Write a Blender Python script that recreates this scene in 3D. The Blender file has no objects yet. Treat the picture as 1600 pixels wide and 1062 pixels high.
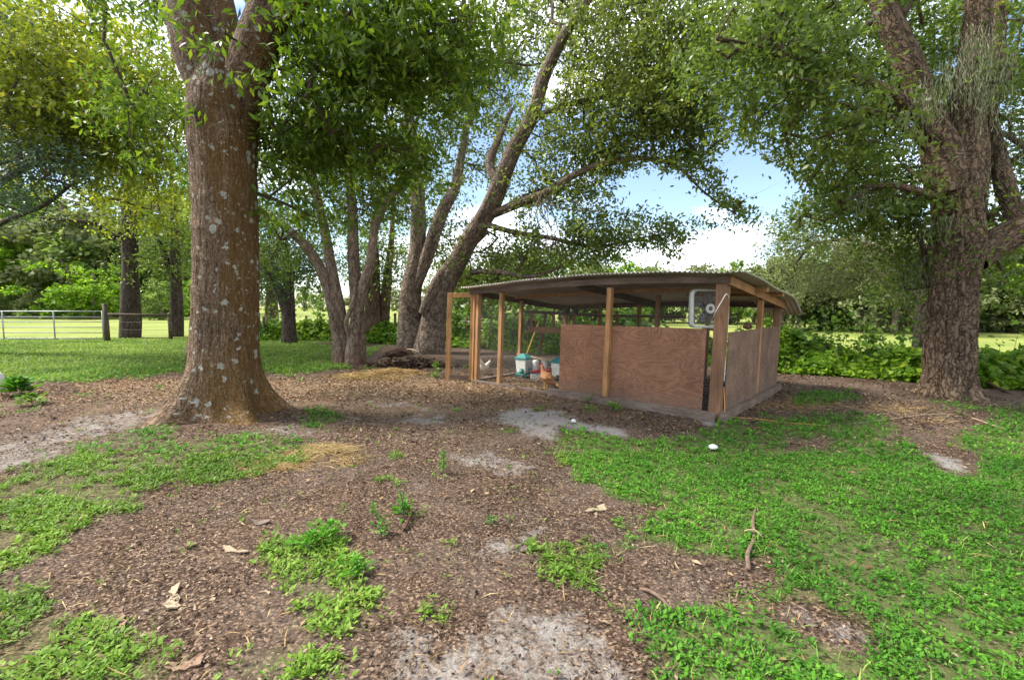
import bpy, math, random
import numpy as np
from mathutils import Vector, Matrix
rng = np.random.default_rng(7)
random.seed(7)
SC = bpy.context.scene
COL = SC.collection
PI = math.pi

# ------------------------------------------------------------------ camera, sky, sun, exposure
CAM_H = 1.7
F = 720.0                      # focal length in pixels of the 1600 px wide picture
PITCH = math.atan(53 / F)
cam_d = bpy.data.cameras.new('camera')
cam = bpy.data.objects.new('camera', cam_d)
COL.objects.link(cam)
cam.location = (0, 0, CAM_H)
cam.rotation_euler = (PI / 2 - PITCH, 0, 0)
cam_d.sensor_width = 36.0
cam_d.lens = 36.0 * F / 1600
cam_d.clip_start = 0.05
cam_d.clip_end = 3000
SC.camera = cam

SUN_EL, SUN_AZ = math.radians(50), math.radians(-84)   # azimuth from +Y towards +X
world = bpy.data.worlds.new('World')
SC.world = world
world.use_nodes = True
wn, wl = world.node_tree.nodes, world.node_tree.links
wn.clear()
wo = wn.new('ShaderNodeOutputWorld')
bg = wn.new('ShaderNodeBackground'); bg.inputs['Strength'].default_value = 0.065
sky = wn.new('ShaderNodeTexSky'); sky.sky_type = 'NISHITA'; sky.sun_disc = False
sky.sun_elevation = SUN_EL; sky.sun_rotation = SUN_AZ
sky.dust_density = 0.6; sky.air_density = 1.0; sky.ozone_density = 2.0
hs = wn.new('ShaderNodeHueSaturation'); hs.inputs['Saturation'].default_value = 0.95
wl.new(sky.outputs[0], hs.inputs['Color']); wl.new(hs.outputs[0], bg.inputs['Color'])
bgc = wn.new('ShaderNodeBackground')
bgc.inputs['Color'].default_value = (0.98, 0.97, 0.95, 1); bgc.inputs['Strength'].default_value = 0.9
tc = wn.new('ShaderNodeTexCoord')
mp = wn.new('ShaderNodeMapping'); mp.inputs['Scale'].default_value = (1.0, 1.0, 2.4)
mp.inputs['Location'].default_value = (7.7, 8.9, 0.4)
nz = wn.new('ShaderNodeTexNoise'); nz.inputs['Scale'].default_value = 2.1; nz.inputs['Detail'].default_value = 7
nz.inputs['Roughness'].default_value = 0.52; nz.inputs['Distortion'].default_value = 0.3
cr = wn.new('ShaderNodeValToRGB'); cr.color_ramp.elements[0].position = 0.42; cr.color_ramp.elements[1].position = 0.70
mx = wn.new('ShaderNodeMixShader')
wl.new(tc.outputs['Generated'], mp.inputs[0]); wl.new(mp.outputs[0], nz.inputs['Vector'])
wl.new(nz.outputs['Fac'], cr.inputs[0]); wl.new(cr.outputs[0], mx.inputs[0])
wl.new(bg.outputs[0], mx.inputs[1]); wl.new(bgc.outputs[0], mx.inputs[2]); wl.new(mx.outputs[0], wo.inputs[0])

sun_d = bpy.data.lights.new('sun', 'SUN'); sun_d.energy = 2.3; sun_d.angle = math.radians(12)
sun_d.color = (1.0, 0.95, 0.86)
sun = bpy.data.objects.new('sun', sun_d); COL.objects.link(sun)
sd = Vector((math.sin(SUN_AZ) * math.cos(SUN_EL), math.cos(SUN_AZ) * math.cos(SUN_EL), math.sin(SUN_EL)))
sun.rotation_euler = sd.to_track_quat('Z', 'Y').to_euler()
SC.view_settings.view_transform = 'Standard'
SC.view_settings.look = 'None'
SC.view_settings.gamma = 1.0
SC.view_settings.use_curve_mapping = False
SC.view_settings.exposure = 2.12
cy = SC.cycles
cy.max_bounces = 7; cy.diffuse_bounces = 4; cy.glossy_bounces = 2; cy.transmission_bounces = 4
cy.transparent_max_bounces = 6; cy.caustics_reflective = False; cy.caustics_refractive = False
cy.use_denoising = True

# ------------------------------------------------------------------ projection helpers (layout only)
def ray(px, py):
    a = (px - 800) / F; b = (531 - py) / F
    return np.array([a, math.cos(PITCH) + b * math.sin(PITCH), -math.sin(PITCH) + b * math.cos(PITCH)])
def G(px, py, z=0.0):
    r = ray(px, py); t = (CAM_H - z) / -r[2]
    return np.array([r[0] * t, r[1] * t, z])
def P(px, py, Y):
    r = ray(px, py); t = Y / r[1]
    return np.array([r[0] * t, Y, CAM_H + r[2] * t])
def proj(p):
    p = np.atleast_2d(p)
    x, y, z = p[:, 0], p[:, 1], p[:, 2] - CAM_H
    d = y * math.cos(PITCH) - z * math.sin(PITCH)
    v = y * math.sin(PITCH) + z * math.cos(PITCH)
    d = np.where(d < 0.05, 0.05, d)
    return 800 + F * x / d, 531 - F * v / d

# ------------------------------------------------------------------ numpy noise
def _h(ix, iy, iz, seed):
    h = (ix.astype(np.uint32) * np.uint32(374761393) + iy.astype(np.uint32) * np.uint32(668265263)
         + iz.astype(np.uint32) * np.uint32(2246822519) + np.uint32(seed * 3266489917 % 4294967296))
    h = (h ^ (h >> np.uint32(13))) * np.uint32(1274126177)
    h = h ^ (h >> np.uint32(16))
    return (h & np.uint32(0xFFFF)).astype(np.float64) / 65535.0
def vnoise(p, seed=0):
    p = np.asarray(p, float)
    i = np.floor(p).astype(np.int64); f = p - i; f = f * f * (3 - 2 * f)
    out = 0
    for dx in (0, 1):
        wx = f[:, 0] if dx else 1 - f[:, 0]
        for dy in (0, 1):
            wy = f[:, 1] if dy else 1 - f[:, 1]
            for dz in (0, 1):
                wz = f[:, 2] if dz else 1 - f[:, 2]
                out = out + wx * wy * wz * _h(i[:, 0] + dx, i[:, 1] + dy, i[:, 2] + dz, seed)
    return out
def fbm(p, seed=0, o=3):
    s = 0; a = 0.5; t = 0
    for k in range(o):
        s = s + a * vnoise(np.asarray(p) * 2 ** k, seed + k); t += a; a *= 0.5
    return s / t
def n2(x, y, fr, seed=0, o=3):
    return fbm(np.stack([x * fr + 100, y * fr + 100, np.full_like(x, 0.5)], 1), seed, o)

# ------------------------------------------------------------------ object helpers
def raw_mesh(name, verts, loops, starts, totals, smooth=False):
    me = bpy.data.meshes.new(name)
    me.vertices.add(len(verts)); me.vertices.foreach_set('co', np.asarray(verts, np.float32).ravel())
    me.loops.add(len(loops)); me.loops.foreach_set('vertex_index', np.asarray(loops, np.int32))
    me.polygons.add(len(starts)); me.polygons.foreach_set('loop_start', np.asarray(starts, np.int32))
    me.polygons.foreach_set('loop_total', np.asarray(totals, np.int32))
    if smooth: me.polygons.foreach_set('use_smooth', np.ones(len(starts), bool))
    me.update(calc_edges=True)
    return me
def face_attr(me, name, vals):
    a = me.attributes.new(name, 'FLOAT', 'FACE'); a.data.foreach_set('value', np.asarray(vals, np.float32))
def vert_attr(me, name, vals):
    a = me.attributes.new(name, 'FLOAT', 'POINT'); a.data.foreach_set('value', np.asarray(vals, np.float32))
def vert_vec(me, name, vals):
    a = me.attributes.new(name, 'FLOAT_VECTOR', 'POINT'); a.data.foreach_set('vector', np.asarray(vals, np.float32).ravel())
def link(name, me, mat=None, parent=None, kind=None, label=None, cat=None, group=None):
    o = bpy.data.objects.new(name, me); COL.objects.link(o)
    if mat is not None and me is not None and not len(me.materials): me.materials.append(mat)
    if parent is not None:
        o.parent = parent
        o.matrix_parent_inverse = Matrix.Translation(-parent.location)   # meshes are written in world coordinates
    if kind: o['kind'] = kind
    if label: o['label'] = label
    if cat: o['category'] = cat
    if group: o['group'] = group
    return o
def thing(name, label, cat, loc, group=None):
    o = bpy.data.objects.new(name, None); COL.objects.link(o); o.location = tuple(float(v) for v in loc)
    o.empty_display_size = 0.1
    o['label'] = label; o['category'] = cat
    if group: o['group'] = group
    return o

class MB:
    """collects boxes / tubes / polygons into one mesh"""
    def __init__(s): s.v = []; s.f = []; s.n = 0
    def add(s, vs, fs):
        s.v += [tuple(map(float, q)) for q in vs]
        s.f += [tuple(i + s.n for i in f) for f in fs]; s.n += len(vs)
    def hexa(s, c8):
        s.add(c8, [(0, 3, 2, 1), (4, 5, 6, 7), (0, 1, 5, 4), (1, 2, 6, 5), (2, 3, 7, 6), (3, 0, 4, 7)])
    def box(s, x0, x1, y0, y1, z0, z1):
        s.hexa([(x0, y0, z0), (x1, y0, z0), (x1, y1, z0), (x0, y1, z0), (x0, y0, z1), (x1, y0, z1), (x1, y1, z1), (x0, y1, z1)])
    def bar(s, a, b, w, h, up=(0, 0, 1)):
        a = Vector(a); b = Vector(b); d = (b - a).normalized(); up = Vector(up)
        if abs(d.dot(up)) > .98: up = Vector((0, 1, 0))
        sx = d.cross(up).normalized() * (w / 2); sy = sx.cross(d).normalized() * (h / 2)
        s.hexa([a - sx - sy, a + sx - sy, a + sx + sy, a - sx + sy, b - sx - sy, b + sx - sy, b + sx + sy, b - sx + sy])
    def tube(s, pts, r, seg=6, cap=True):
        pts = [Vector(q) for q in pts]; n = len(pts)
        rr = r if hasattr(r, '__len__') else [r] * n
        t = (pts[1] - pts[0]).normalized(); ref = Vector((0, 0, 1)) if abs(t.z) < .9 else Vector((1, 0, 0))
        u = t.cross(ref).normalized(); vs = []
        for i, q in enumerate(pts):
            t = (pts[min(i + 1, n - 1)] - pts[max(i - 1, 0)]).normalized()
            u = (u - t * u.dot(t)).normalized(); w = t.cross(u)
            for k in range(seg):
                a = 2 * PI * k / seg; vs.append(q + (u * math.cos(a) + w * math.sin(a)) * rr[i])
        fs = [(i * seg + k, i * seg + (k + 1) % seg, (i + 1) * seg + (k + 1) % seg, (i + 1) * seg + k) for i in range(n - 1) for k in range(seg)]
        if cap: fs += [tuple(reversed(range(seg))), tuple((n - 1) * seg + k for k in range(seg))]
        s.add(vs, fs)
    def lathe(s, c, prof, seg=20):
        vs = []; n = len(prof)
        for r, z in prof:
            for k in range(seg):
                a = 2 * PI * k / seg; vs.append((c[0] + r * math.cos(a), c[1] + r * math.sin(a), c[2] + z))
        fs = [(i * seg + k, i * seg + (k + 1) % seg, (i + 1) * seg + (k + 1) % seg, (i + 1) * seg + k) for i in range(n - 1) for k in range(seg)]
        fs += [tuple(reversed(range(seg))), tuple((n - 1) * seg + k for k in range(seg))]
        s.add(vs, fs)
    def mesh(s, name, smooth=False):
        me = bpy.data.meshes.new(name); me.from_pydata(s.v, [], s.f)
        if smooth: me.polygons.foreach_set('use_smooth', np.ones(len(me.polygons), bool))
        me.update(); return me
    def build(s, name, mat, parent=None, smooth=False, bevel=0, **k):
        o = link(name, s.mesh(name, smooth), mat, parent, **k)
        if bevel:
            m = o.modifiers.new('bevel', 'BEVEL'); m.width = bevel; m.segments = 1; m.limit_method = 'ANGLE'
        return o

# ------------------------------------------------------------------ materials
def mat_new(name):
    m = bpy.data.materials.new(name); m.use_nodes = True
    nt = m.node_tree; nt.nodes.clear()
    out = nt.nodes.new('ShaderNodeOutputMaterial')
    return m, nt, out
def N(nt, t, **k):
    n = nt.nodes.new(t)
    for a, v in k.items(): setattr(n, a, v)
    return n
def setin(n, **k):
    for a, v in k.items(): n.inputs[a.replace('_', ' ')].default_value = v
def ramp(nt, stops, src=None):
    r = nt.nodes.new('ShaderNodeValToRGB'); el = r.color_ramp.elements
    while len(el) > 1: el.remove(el[-1])
    el[0].position = stops[0][0]; el[0].color = (*stops[0][1], 1)
    for p_, c_ in stops[1:]:
        e = el.new(p_); e.color = (*c_, 1)
    if src is not None: nt.links.new(src, r.inputs[0])
    return r
def noise(nt, vec, scale, detail=4, rough=.55, dist=0.0, mapscale=None):
    if mapscale:
        mpn = nt.nodes.new('ShaderNodeMapping'); mpn.inputs['Scale'].default_value = mapscale
        nt.links.new(vec, mpn.inputs[0]); vec = mpn.outputs[0]
    n = nt.nodes.new('ShaderNodeTexNoise'); setin(n, Scale=scale, Detail=detail, Roughness=rough, Distortion=dist)
    nt.links.new(vec, n.inputs['Vector']); return n
def mixc(nt, fac, a, b, mode='MIX'):
    m = nt.nodes.new('ShaderNodeMix'); m.data_type = 'RGBA'; m.blend_type = mode
    for sock, v in ((m.inputs[0], fac), (m.inputs[6], a), (m.inputs[7], b)):
        if hasattr(v, 'is_linked') or hasattr(v, 'node'): nt.links.new(v, sock)
        elif isinstance(v, tuple): sock.default_value = (*v, 1)
        else: sock.default_value = v
    return m.outputs[2]
def math_n(nt, op, a, b=0.0):
    m = nt.nodes.new('ShaderNodeMath'); m.operation = op
    for s_, v in ((m.inputs[0], a), (m.inputs[1], b)):
        if hasattr(v, 'node'): nt.links.new(v, s_)
        else: s_.default_value = v
    return m.outputs[0]
def bump(nt, h, strength=.5, dist=.02):
    b = nt.nodes.new('ShaderNodeBump'); b.inputs['Strength'].default_value = strength; b.inputs['Distance'].default_value = dist
    nt.links.new(h, b.inputs['Height']); return b.outputs[0]
def princ(nt, out, color, rough=.7, normal=None, metal=0.0, spec=.4):
    p_ = nt.nodes.new('ShaderNodeBsdfPrincipled')
    if hasattr(color, 'node'): nt.links.new(color, p_.inputs['Base Color'])
    else: p_.inputs['Base Color'].default_value = (*color, 1)
    if hasattr(rough, 'node'): nt.links.new(rough, p_.inputs['Roughness'])
    else: p_.inputs['Roughness'].default_value = rough
    p_.inputs['Metallic'].default_value = metal; p_.inputs['Specular IOR Level'].default_value = spec
    if normal is not None: nt.links.new(normal, p_.inputs['Normal'])
    if out is not None: nt.links.new(p_.outputs[0], out.inputs[0])
    return p_

def leaf_mat(name, cols, trans=.35, rough=.5, spec=.3, clump=0.35):
    m, nt, out = mat_new(name)
    at = N(nt, 'ShaderNodeAttribute', attribute_name='rnd')
    r = ramp(nt, [(i / (len(cols) - 1), c) for i, c in enumerate(cols)], at.outputs['Fac'])
    tcn = N(nt, 'ShaderNodeTexCoord')
    nn = noise(nt, tcn.outputs['Object'], clump, 2)
    v = ramp(nt, [(.3, (.75, .8, .8)), (.7, (1.2, 1.15, 1.05))], nn.outputs['Fac'])
    c = mixc(nt, 1.0, r.outputs[0], v.outputs[0], 'MULTIPLY')
    p_ = princ(nt, None, c, rough, spec=spec)
    tr = N(nt, 'ShaderNodeBsdfTranslucent')
    tcol = mixc(nt, 1.0, c, (1.25, 1.3, .7), 'MULTIPLY')
    nt.links.new(tcol, tr.inputs['Color'])
    ms = N(nt, 'ShaderNodeMixShader'); ms.inputs[0].default_value = trans
    nt.links.new(p_.outputs[0], ms.inputs[1]); nt.links.new(tr.outputs[0], ms.inputs[2]); nt.links.new(ms.outputs[0], out.inputs[0])
    return m

def simple(name, col, rough=.6, var=.25, scale=8, metal=0, bmp=.2, spec=.4):
    m, nt, out = mat_new(name)
    tcn = N(nt, 'ShaderNodeTexCoord'); nn = noise(nt, tcn.outputs['Object'], scale, 6)
    r = ramp(nt, [(.25, tuple(c * (1 - var) for c in col)), (.75, tuple(min(1, c * (1 + var)) for c in col))], nn.outputs['Fac'])
    princ(nt, out, r.outputs[0], rough, bump(nt, nn.outputs['Fac'], bmp, .01), metal, spec)
    return m

MOSS_AXIS, MOSS_SIGN = 0, -1
EDGE = .3
def bark_mat(name, dark, mid, light, sx=14, sz=2.2, lichen=0.0, moss=None, moss_amt=0.0, bstr=.8, bdist=.03, redbase=None):
    m, nt, out = mat_new(name)
    at = N(nt, 'ShaderNodeAttribute', attribute_name='bk'); v = at.outputs['Vector']
    n1 = noise(nt, v, 1.0, 7, .62, .6, (sx, sx, sz))
    vo = N(nt, 'ShaderNodeTexVoronoi', feature='DISTANCE_TO_EDGE')
    mpn = N(nt, 'ShaderNodeMapping'); mpn.inputs['Scale'].default_value = (sx * 1.1, sx * 1.1, sz * 1.6)
    nd = noise(nt, v, 6, 3)
    mxv = N(nt, 'ShaderNodeMix', data_type='VECTOR'); mxv.inputs[0].default_value = .2
    nt.links.new(v, mxv.inputs[4]); nt.links.new(nd.outputs['Color'], mxv.inputs[5])
    nt.links.new(mxv.outputs[1], mpn.inputs[0]); nt.links.new(mpn.outputs[0], vo.inputs['Vector']); vo.inputs['Scale'].default_value = 1
    edge = ramp(nt, [(0, (0, 0, 0)), (.22, (1, 1, 1))], vo.outputs['Distance'])
    hgt = math_n(nt, 'ADD', math_n(nt, 'MULTIPLY', edge.outputs[0], EDGE), math_n(nt, 'MULTIPLY', n1.outputs['Fac'], 1.5 - EDGE))
    c = ramp(nt, [(.25, dark), (.55, mid), (1.0, light)], math_n(nt, 'SUBTRACT', hgt, .25)).outputs[0]
    big = noise(nt, v, .9, 4)
    c = mixc(nt, 1.0, c, ramp(nt, [(.3, (.7, .68, .66)), (.7, (1.25, 1.2, 1.15))], big.outputs['Fac']).outputs[0], 'MULTIPLY')
    if moss:
        mn = noise(nt, v, 1.6, 6, .6, .5, (1, 1, .5))
        if lichen:      # moss keeps to the damp side of the trunk
            sxm = N(nt, 'ShaderNodeSeparateXYZ'); nt.links.new(v, sxm.inputs[0])
            side = math_n(nt, 'ADD', mn.outputs['Fac'], math_n(nt, 'MULTIPLY', math_n(nt, 'ADD', sxm.outputs[0 if MOSS_AXIS == 0 else 1], .12), .55 * MOSS_SIGN))
            class _o: outputs = {'Fac': side}
            mn = _o
        mk = ramp(nt, [(.62 - moss_amt * .35, (0, 0, 0)), (.72 - moss_amt * .3, (1, 1, 1))], mn.outputs['Fac'])
        c = mixc(nt, math_n(nt, 'MULTIPLY', mk.outputs[0], .62), c, moss)
    if lichen:
        lv = N(nt, 'ShaderNodeTexVoronoi', feature='F1'); lv.inputs['Scale'].default_value = 9.5; lv.inputs['Randomness'].default_value = 1
        ld = noise(nt, v, 14, 5, .7); mv = N(nt, 'ShaderNodeMix', data_type='VECTOR'); mv.inputs[0].default_value = .13
        nt.links.new(v, mv.inputs[4]); nt.links.new(ld.outputs['Color'], mv.inputs[5]); nt.links.new(mv.outputs[1], lv.inputs['Vector'])
        sep = N(nt, 'ShaderNodeSeparateColor'); nt.links.new(lv.outputs['Color'], sep.inputs[0])
        ln_a = noise(nt, v, 1.1, 4, .6)
        ln = N(nt, 'ShaderNodeMapRange'); nt.links.new(ln_a.outputs['Fac'], ln.inputs['Value']); setin(ln, From_Min=.35, From_Max=.65, To_Min=.1, To_Max=.85)
        thr = math_n(nt, 'MULTIPLY', math_n(nt, 'SUBTRACT', sep.outputs[0], math_n(nt, 'SUBTRACT', 1.12 - lichen, ln.outputs['Result'])), .42)
        d = math_n(nt, 'SUBTRACT', thr, lv.outputs['Distance'])
        mk = ramp(nt, [(0, (0, 0, 0)), (.05, (1, 1, 1))], math_n(nt, 'MULTIPLY', d, 1.6))
        lv2 = N(nt, 'ShaderNodeTexVoronoi', feature='F1'); lv2.inputs['Scale'].default_value = 26
        nt.links.new(mv.outputs[1], lv2.inputs['Vector'])
        sp2 = N(nt, 'ShaderNodeSeparateColor'); nt.links.new(lv2.outputs['Color'], sp2.inputs[0])
        d2 = math_n(nt, 'SUBTRACT', math_n(nt, 'MULTIPLY', math_n(nt, 'SUBTRACT', sp2.outputs[1], .72), 1.2), lv2.outputs['Distance'])
        mk2 = ramp(nt, [(0, (0, 0, 0)), (.05, (1, 1, 1))], d2)
        mm = math_n(nt, 'MAXIMUM', mk.outputs[0], mk2.outputs[0])
        c = mixc(nt, math_n(nt, 'MULTIPLY', mm, .85), c, (.42, .42, .36))
    if redbase:
        sx_ = N(nt, 'ShaderNodeSeparateXYZ'); nt.links.new(v, sx_.inputs[0])
        mk = ramp(nt, [(0, (1, 1, 1)), (1, (0, 0, 0))], math_n(nt, 'MULTIPLY', math_n(nt, 'ADD', sx_.outputs[2], math_n(nt, 'MULTIPLY', n1.outputs['Fac'], .3)), 1.4))
        c = mixc(nt, math_n(nt, 'MULTIPLY', mk.outputs[0], .6), c, redbase)
    princ(nt, out, c, .9, bump(nt, hgt, bstr, bdist), spec=.15)
    return m

def wood_mat(name, base, dark, grain=30, rough=.75, axis=(1, 1, .06)):
    m, nt, out = mat_new(name)
    tcn = N(nt, 'ShaderNodeTexCoord')
    n1 = noise(nt, tcn.outputs['Object'], grain, 5, .6, 1.0, axis)
    n2_ = noise(nt, tcn.outputs['Object'], 2.5, 3)
    n3 = N(nt, 'ShaderNodeTexVoronoi'); n3.inputs['Scale'].default_value = 5; nt.links.new(tcn.outputs['Object'], n3.inputs['Vector'])
    c = ramp(nt, [(.3, dark), (.62, base)], n1.outputs['Fac']).outputs[0]
    c = mixc(nt, 1.0, c, ramp(nt, [(.3, (.7, .68, .66)), (.7, (1.15, 1.12, 1.1))], n2_.outputs['Fac']).outputs[0], 'MULTIPLY')
    kn = ramp(nt, [(0, (1, 1, 1)), (.09, (0, 0, 0))], n3.outputs['Distance'])
    c = mixc(nt, math_n(nt, 'MULTIPLY', kn.outputs[0], .7), c, tuple(x * .4 for x in dark))
    princ(nt, out, c, rough, bump(nt, n1.outputs['Fac'], .3, .004), spec=.2)
    return m

def plywood_mat(name, base, dark, dirt=.3):
    m, nt, out = mat_new(name)
    at = N(nt, 'ShaderNodeAttribute', attribute_name='pl'); v = at.outputs['Vector']
    n1 = noise(nt, v, 1.0, 2, .45, .35, (1.0, 1.0, 2.6))
    con = math_n(nt, 'SINE', math_n(nt, 'MULTIPLY', n1.outputs['Fac'], 130))
    fi = noise(nt, v, 1.0, 5, .65, 0, (9, 9, 130))
    f = math_n(nt, 'ADD', math_n(nt, 'MULTIPLY', con, .14), math_n(nt, 'MULTIPLY', fi.outputs['Fac'], .8))
    c = ramp(nt, [(.1, dark), (.75, base)], f).outputs[0]
    st = noise(nt, v, 1.7, 6, .6)
    c = mixc(nt, 1.0, c, ramp(nt, [(.3, (.72, .7, .7)), (.65, (1.12, 1.08, 1.05))], st.outputs['Fac']).outputs[0], 'MULTIPLY')
    sx_ = N(nt, 'ShaderNodeSeparateXYZ'); nt.links.new(v, sx_.inputs[0])
    dn = noise(nt, v, 3.2, 7, .7, .5, (1, 1, .6))
    dk = ramp(nt, [(.66 - dirt * .35, (0, 0, 0)), (.86 - dirt * .3, (1, 1, 1))], dn.outputs['Fac'])
    c = mixc(nt, math_n(nt, 'MULTIPLY', dk.outputs[0], .6), c, (.05, .038, .032))
    tco = N(nt, 'ShaderNodeTexCoord'); so = N(nt, 'ShaderNodeSeparateXYZ'); nt.links.new(tco.outputs['Object'], so.inputs[0])
    mn = noise(nt, v, 14, 5, .7)
    mh = math_n(nt, 'SUBTRACT', math_n(nt, 'ADD', mn.outputs['Fac'], .05), math_n(nt, 'MULTIPLY', so.outputs[2], 1.1))
    c = mixc(nt, math_n(nt, 'MULTIPLY', ramp(nt, [(.12, (0, 0, 0)), (.4, (1, 1, 1))], mh).outputs[0], .55), c, (.13, .095, .07))   # mud splashed up from the ground
    dr = noise(nt, v, 1.0, 4, .6, 0, (9, 9, .9))
    c = mixc(nt, math_n(nt, 'MULTIPLY', ramp(nt, [(.58, (0, 0, 0)), (.72, (1, 1, 1))], dr.outputs['Fac']).outputs[0], .35), c, (.09, .05, .038))   # rain streaks
    kv = N(nt, 'ShaderNodeTexVoronoi'); kv.inputs['Scale'].default_value = 3.1; nt.links.new(v, kv.inputs['Vector'])
    kn = ramp(nt, [(0, (1, 1, 1)), (.06, (0, 0, 0))], kv.outputs['Distance'])
    c = mixc(nt, math_n(nt, 'MULTIPLY', kn.outputs[0], .75), c, (.03, .015, .01))
    princ(nt, out, c, .8, bump(nt, f, .25, .003), spec=.2)
    return m

M = {}
M['oak_leaf'] = leaf_mat('oak_leaf', [(.07, .105, .02), (.12, .165, .034), (.19, .235, .052), (.3, .31, .1)], .5, .42, .45)
M['oak_leaf_b'] = leaf_mat('oak_leaf_b', [(.06, .105, .02), (.105, .16, .03), (.165, .225, .042), (.25, .29, .075)], .5, .42, .45)
M['big_leaf'] = leaf_mat('big_leaf', [(.055, .105, .014), (.095, .165, .018), (.165, .24, .026), (.28, .33, .04)], .52, .45, .4)
M['yellow_leaf'] = leaf_mat('yellow_leaf', [(.14, .17, .02), (.21, .26, .03), (.31, .33, .045), (.45, .39, .07)], .5, .5, .35, .5)
M['dark_leaf'] = leaf_mat('dark_leaf', [(.03, .065, .022), (.045, .09, .03), (.07, .12, .04)], .3, .5, .35)
M['blue_leaf'] = leaf_mat('blue_leaf', [(.04, .08, .045), (.06, .1, .06), (.1, .15, .09)], .3, .5, .35)
M['far_leaf'] = leaf_mat('far_leaf', [(.1, .16, .04), (.15, .22, .055), (.22, .3, .08), (.3, .35, .12)], .35, .6, .2, .12)
M['far_leaf_b'] = leaf_mat('far_leaf_b', [(.11, .14, .06), (.16, .19, .085), (.23, .25, .12), (.3, .31, .17)], .3, .6, .2, .12)
M['vine_leaf'] = leaf_mat('vine_leaf', [(.07, .15, .012), (.13, .25, .018), (.24, .38, .03), (.42, .48, .07)], .5, .5, .25, .4)
M['clover'] = leaf_mat('clover', [(.04, .135, .014), (.07, .21, .018), (.12, .3, .027), (.2, .37, .05)], .32, .6, .18, 1.2)
M['clover_b'] = leaf_mat('clover_b', [(.07, .15, .018), (.12, .225, .026), (.18, .31, .04), (.28, .37, .075)], .32, .6, .18, 1.2)
M['lawn'] = leaf_mat('lawn', [(.12, .2, .045), (.18, .28, .06), (.27, .38, .09), (.4, .42, .16)], .3, .6, .2, .3)
M['straw'] = leaf_mat('straw', [(.2, .12, .05), (.3, .19, .08), (.42, .29, .14), (.5, .38, .2)], .1, .8, .1, 1)
M['chips'] = leaf_mat('chips', [(.026, .016, .011), (.055, .034, .023), (.1, .066, .046), (.17, .118, .084), (.34, .26, .19)], .02, .85, .1, 1)
M['chips_tan'] = leaf_mat('chips_tan', [(.12, .065, .04), (.2, .12, .07), (.3, .2, .12), (.4, .29, .19)], .02, .85, .1, 1)
M['moss_strand'] = leaf_mat('moss_strand', [(.12, .14, .09), (.18, .2, .13), (.25, .27, .19)], .3, .9, .05, 2)
M['bark_big'] = bark_mat('bark_big', (.06, .038, .023), (.2, .138, .09), (.38, .295, .21), 34, 3.2, .62, (.135, .07, .013), .5, 1.0, .05)
EDGE = .42
M['bark_oak'] = bark_mat('bark_oak', (.05, .034, .023), (.165, .117, .08), (.3, .225, .16), 18, 2.6, 0, None, 0, 1.0, .05)
M['bark_lean'] = bark_mat('bark_lean', (.07, .054, .042), (.2, .155, .12), (.35, .285, .23), 14, 2.5, 0, (.11, .1, .05), .15, .9, .05)
EDGE = .35
M['bark_multi'] = bark_mat('bark_multi', (.07, .052, .04), (.19, .145, .11), (.32, .26, .21), 16, 3, 0, (.13, .12, .06), .2, .8, .03, (.2, .09, .05))
M['bark_dark'] = bark_mat('bark_dark', (.03, .023, .018), (.08, .062, .05), (.14, .11, .09), 12, 2, 0, None, 0, .8, .04)
M['bark_warm'] = bark_mat('bark_warm', (.05, .034, .024), (.13, .085, .055), (.2, .14, .1), 12, 2, 0, None, 0, .8, .04)
M['twig'] = simple('twig', (.1, .075, .058), .9, .3, 6, spec=.1)
M['twig_light'] = simple('twig_light', (.2, .16, .125), .9, .3, 6, spec=.1)
M['post'] = wood_mat('post', (.42, .235, .105), (.25, .12, .045))
M['post_old'] = wood_mat('post_old', (.27, .15, .09), (.15, .08, .045))
M['beam_h'] = wood_mat('beam_h', (.15, .105, .08), (.085, .06, .045), 30, .8, (.12, .12, 1))
M['sill'] = wood_mat('sill', (.2, .155, .125), (.11, .08, .065), 30, .85, (.15, .15, 1))
M['fence_post'] = wood_mat('fence_post', (.13, .1, .07), (.06, .045, .03))
M['ply'] = plywood_mat('ply', (.35, .175, .098), (.17, .077, .045), .16)
M['ply_side'] = plywood_mat('ply_side', (.28, .18, .128), (.16, .1, .07), .6)
M['white'] = simple('white', (.6, .6, .56), .45, .12, 14, 0, .05)
M['white_dirty'] = simple('white_dirty', (.62, .6, .55), .5, .22, 9, 0, .05)
M['teal'] = simple('teal', (.03, .2, .19), .45, .2, 9, 0, .05)
M['red'] = simple('red', (.45, .025, .03), .4, .2, 9, 0, .05)
M['black_plastic'] = simple('black_plastic', (.02, .022, .022), .45, .2, 9, 0, .05)
M['dark_metal'] = simple('dark_metal', (.09, .09, .09), .5, .2, 9, .6, .05)
M['wire'] = simple('wire', (.3, .29, .27), .5, .1, 9, .7, .0)
M['galv_tube'] = simple('galv_tube', (.36, .38, .37), .5, .2, 5, .35, .05)
M['cord_white'] = simple('cord_white', (.7, .68, .62), .5, .1, 9, 0, 0)
M['cord_orange'] = simple('cord_orange', (.55, .25, .07), .5, .15, 9, 0, 0)
M['yellow_handle'] = simple('yellow_handle', (.55, .33, .04), .5, .15, 9, 0, 0)
M['green_handle'] = simple('green_handle', (.03, .12, .05), .5, .15, 9, 0, 0)
M['feather_brown'] = simple('feather_brown', (.36, .17, .075), .8, .4, 30, 0, .4, .1)
M['feather_white'] = simple('feather_white', (.75, .66, .52), .8, .2, 30, 0, .3, .1)
M['hen_leg'] = simple('hen_leg', (.5, .33, .12), .6, .2, 20)
M['dark_bark_piece'] = simple('dark_bark_piece', (.06, .035, .025), .9, .5, 12, 0, .8, .1)
M['bark_piece'] = simple('bark_piece', (.2, .13, .09), .9, .4, 25, 0, .6, .1)
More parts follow.
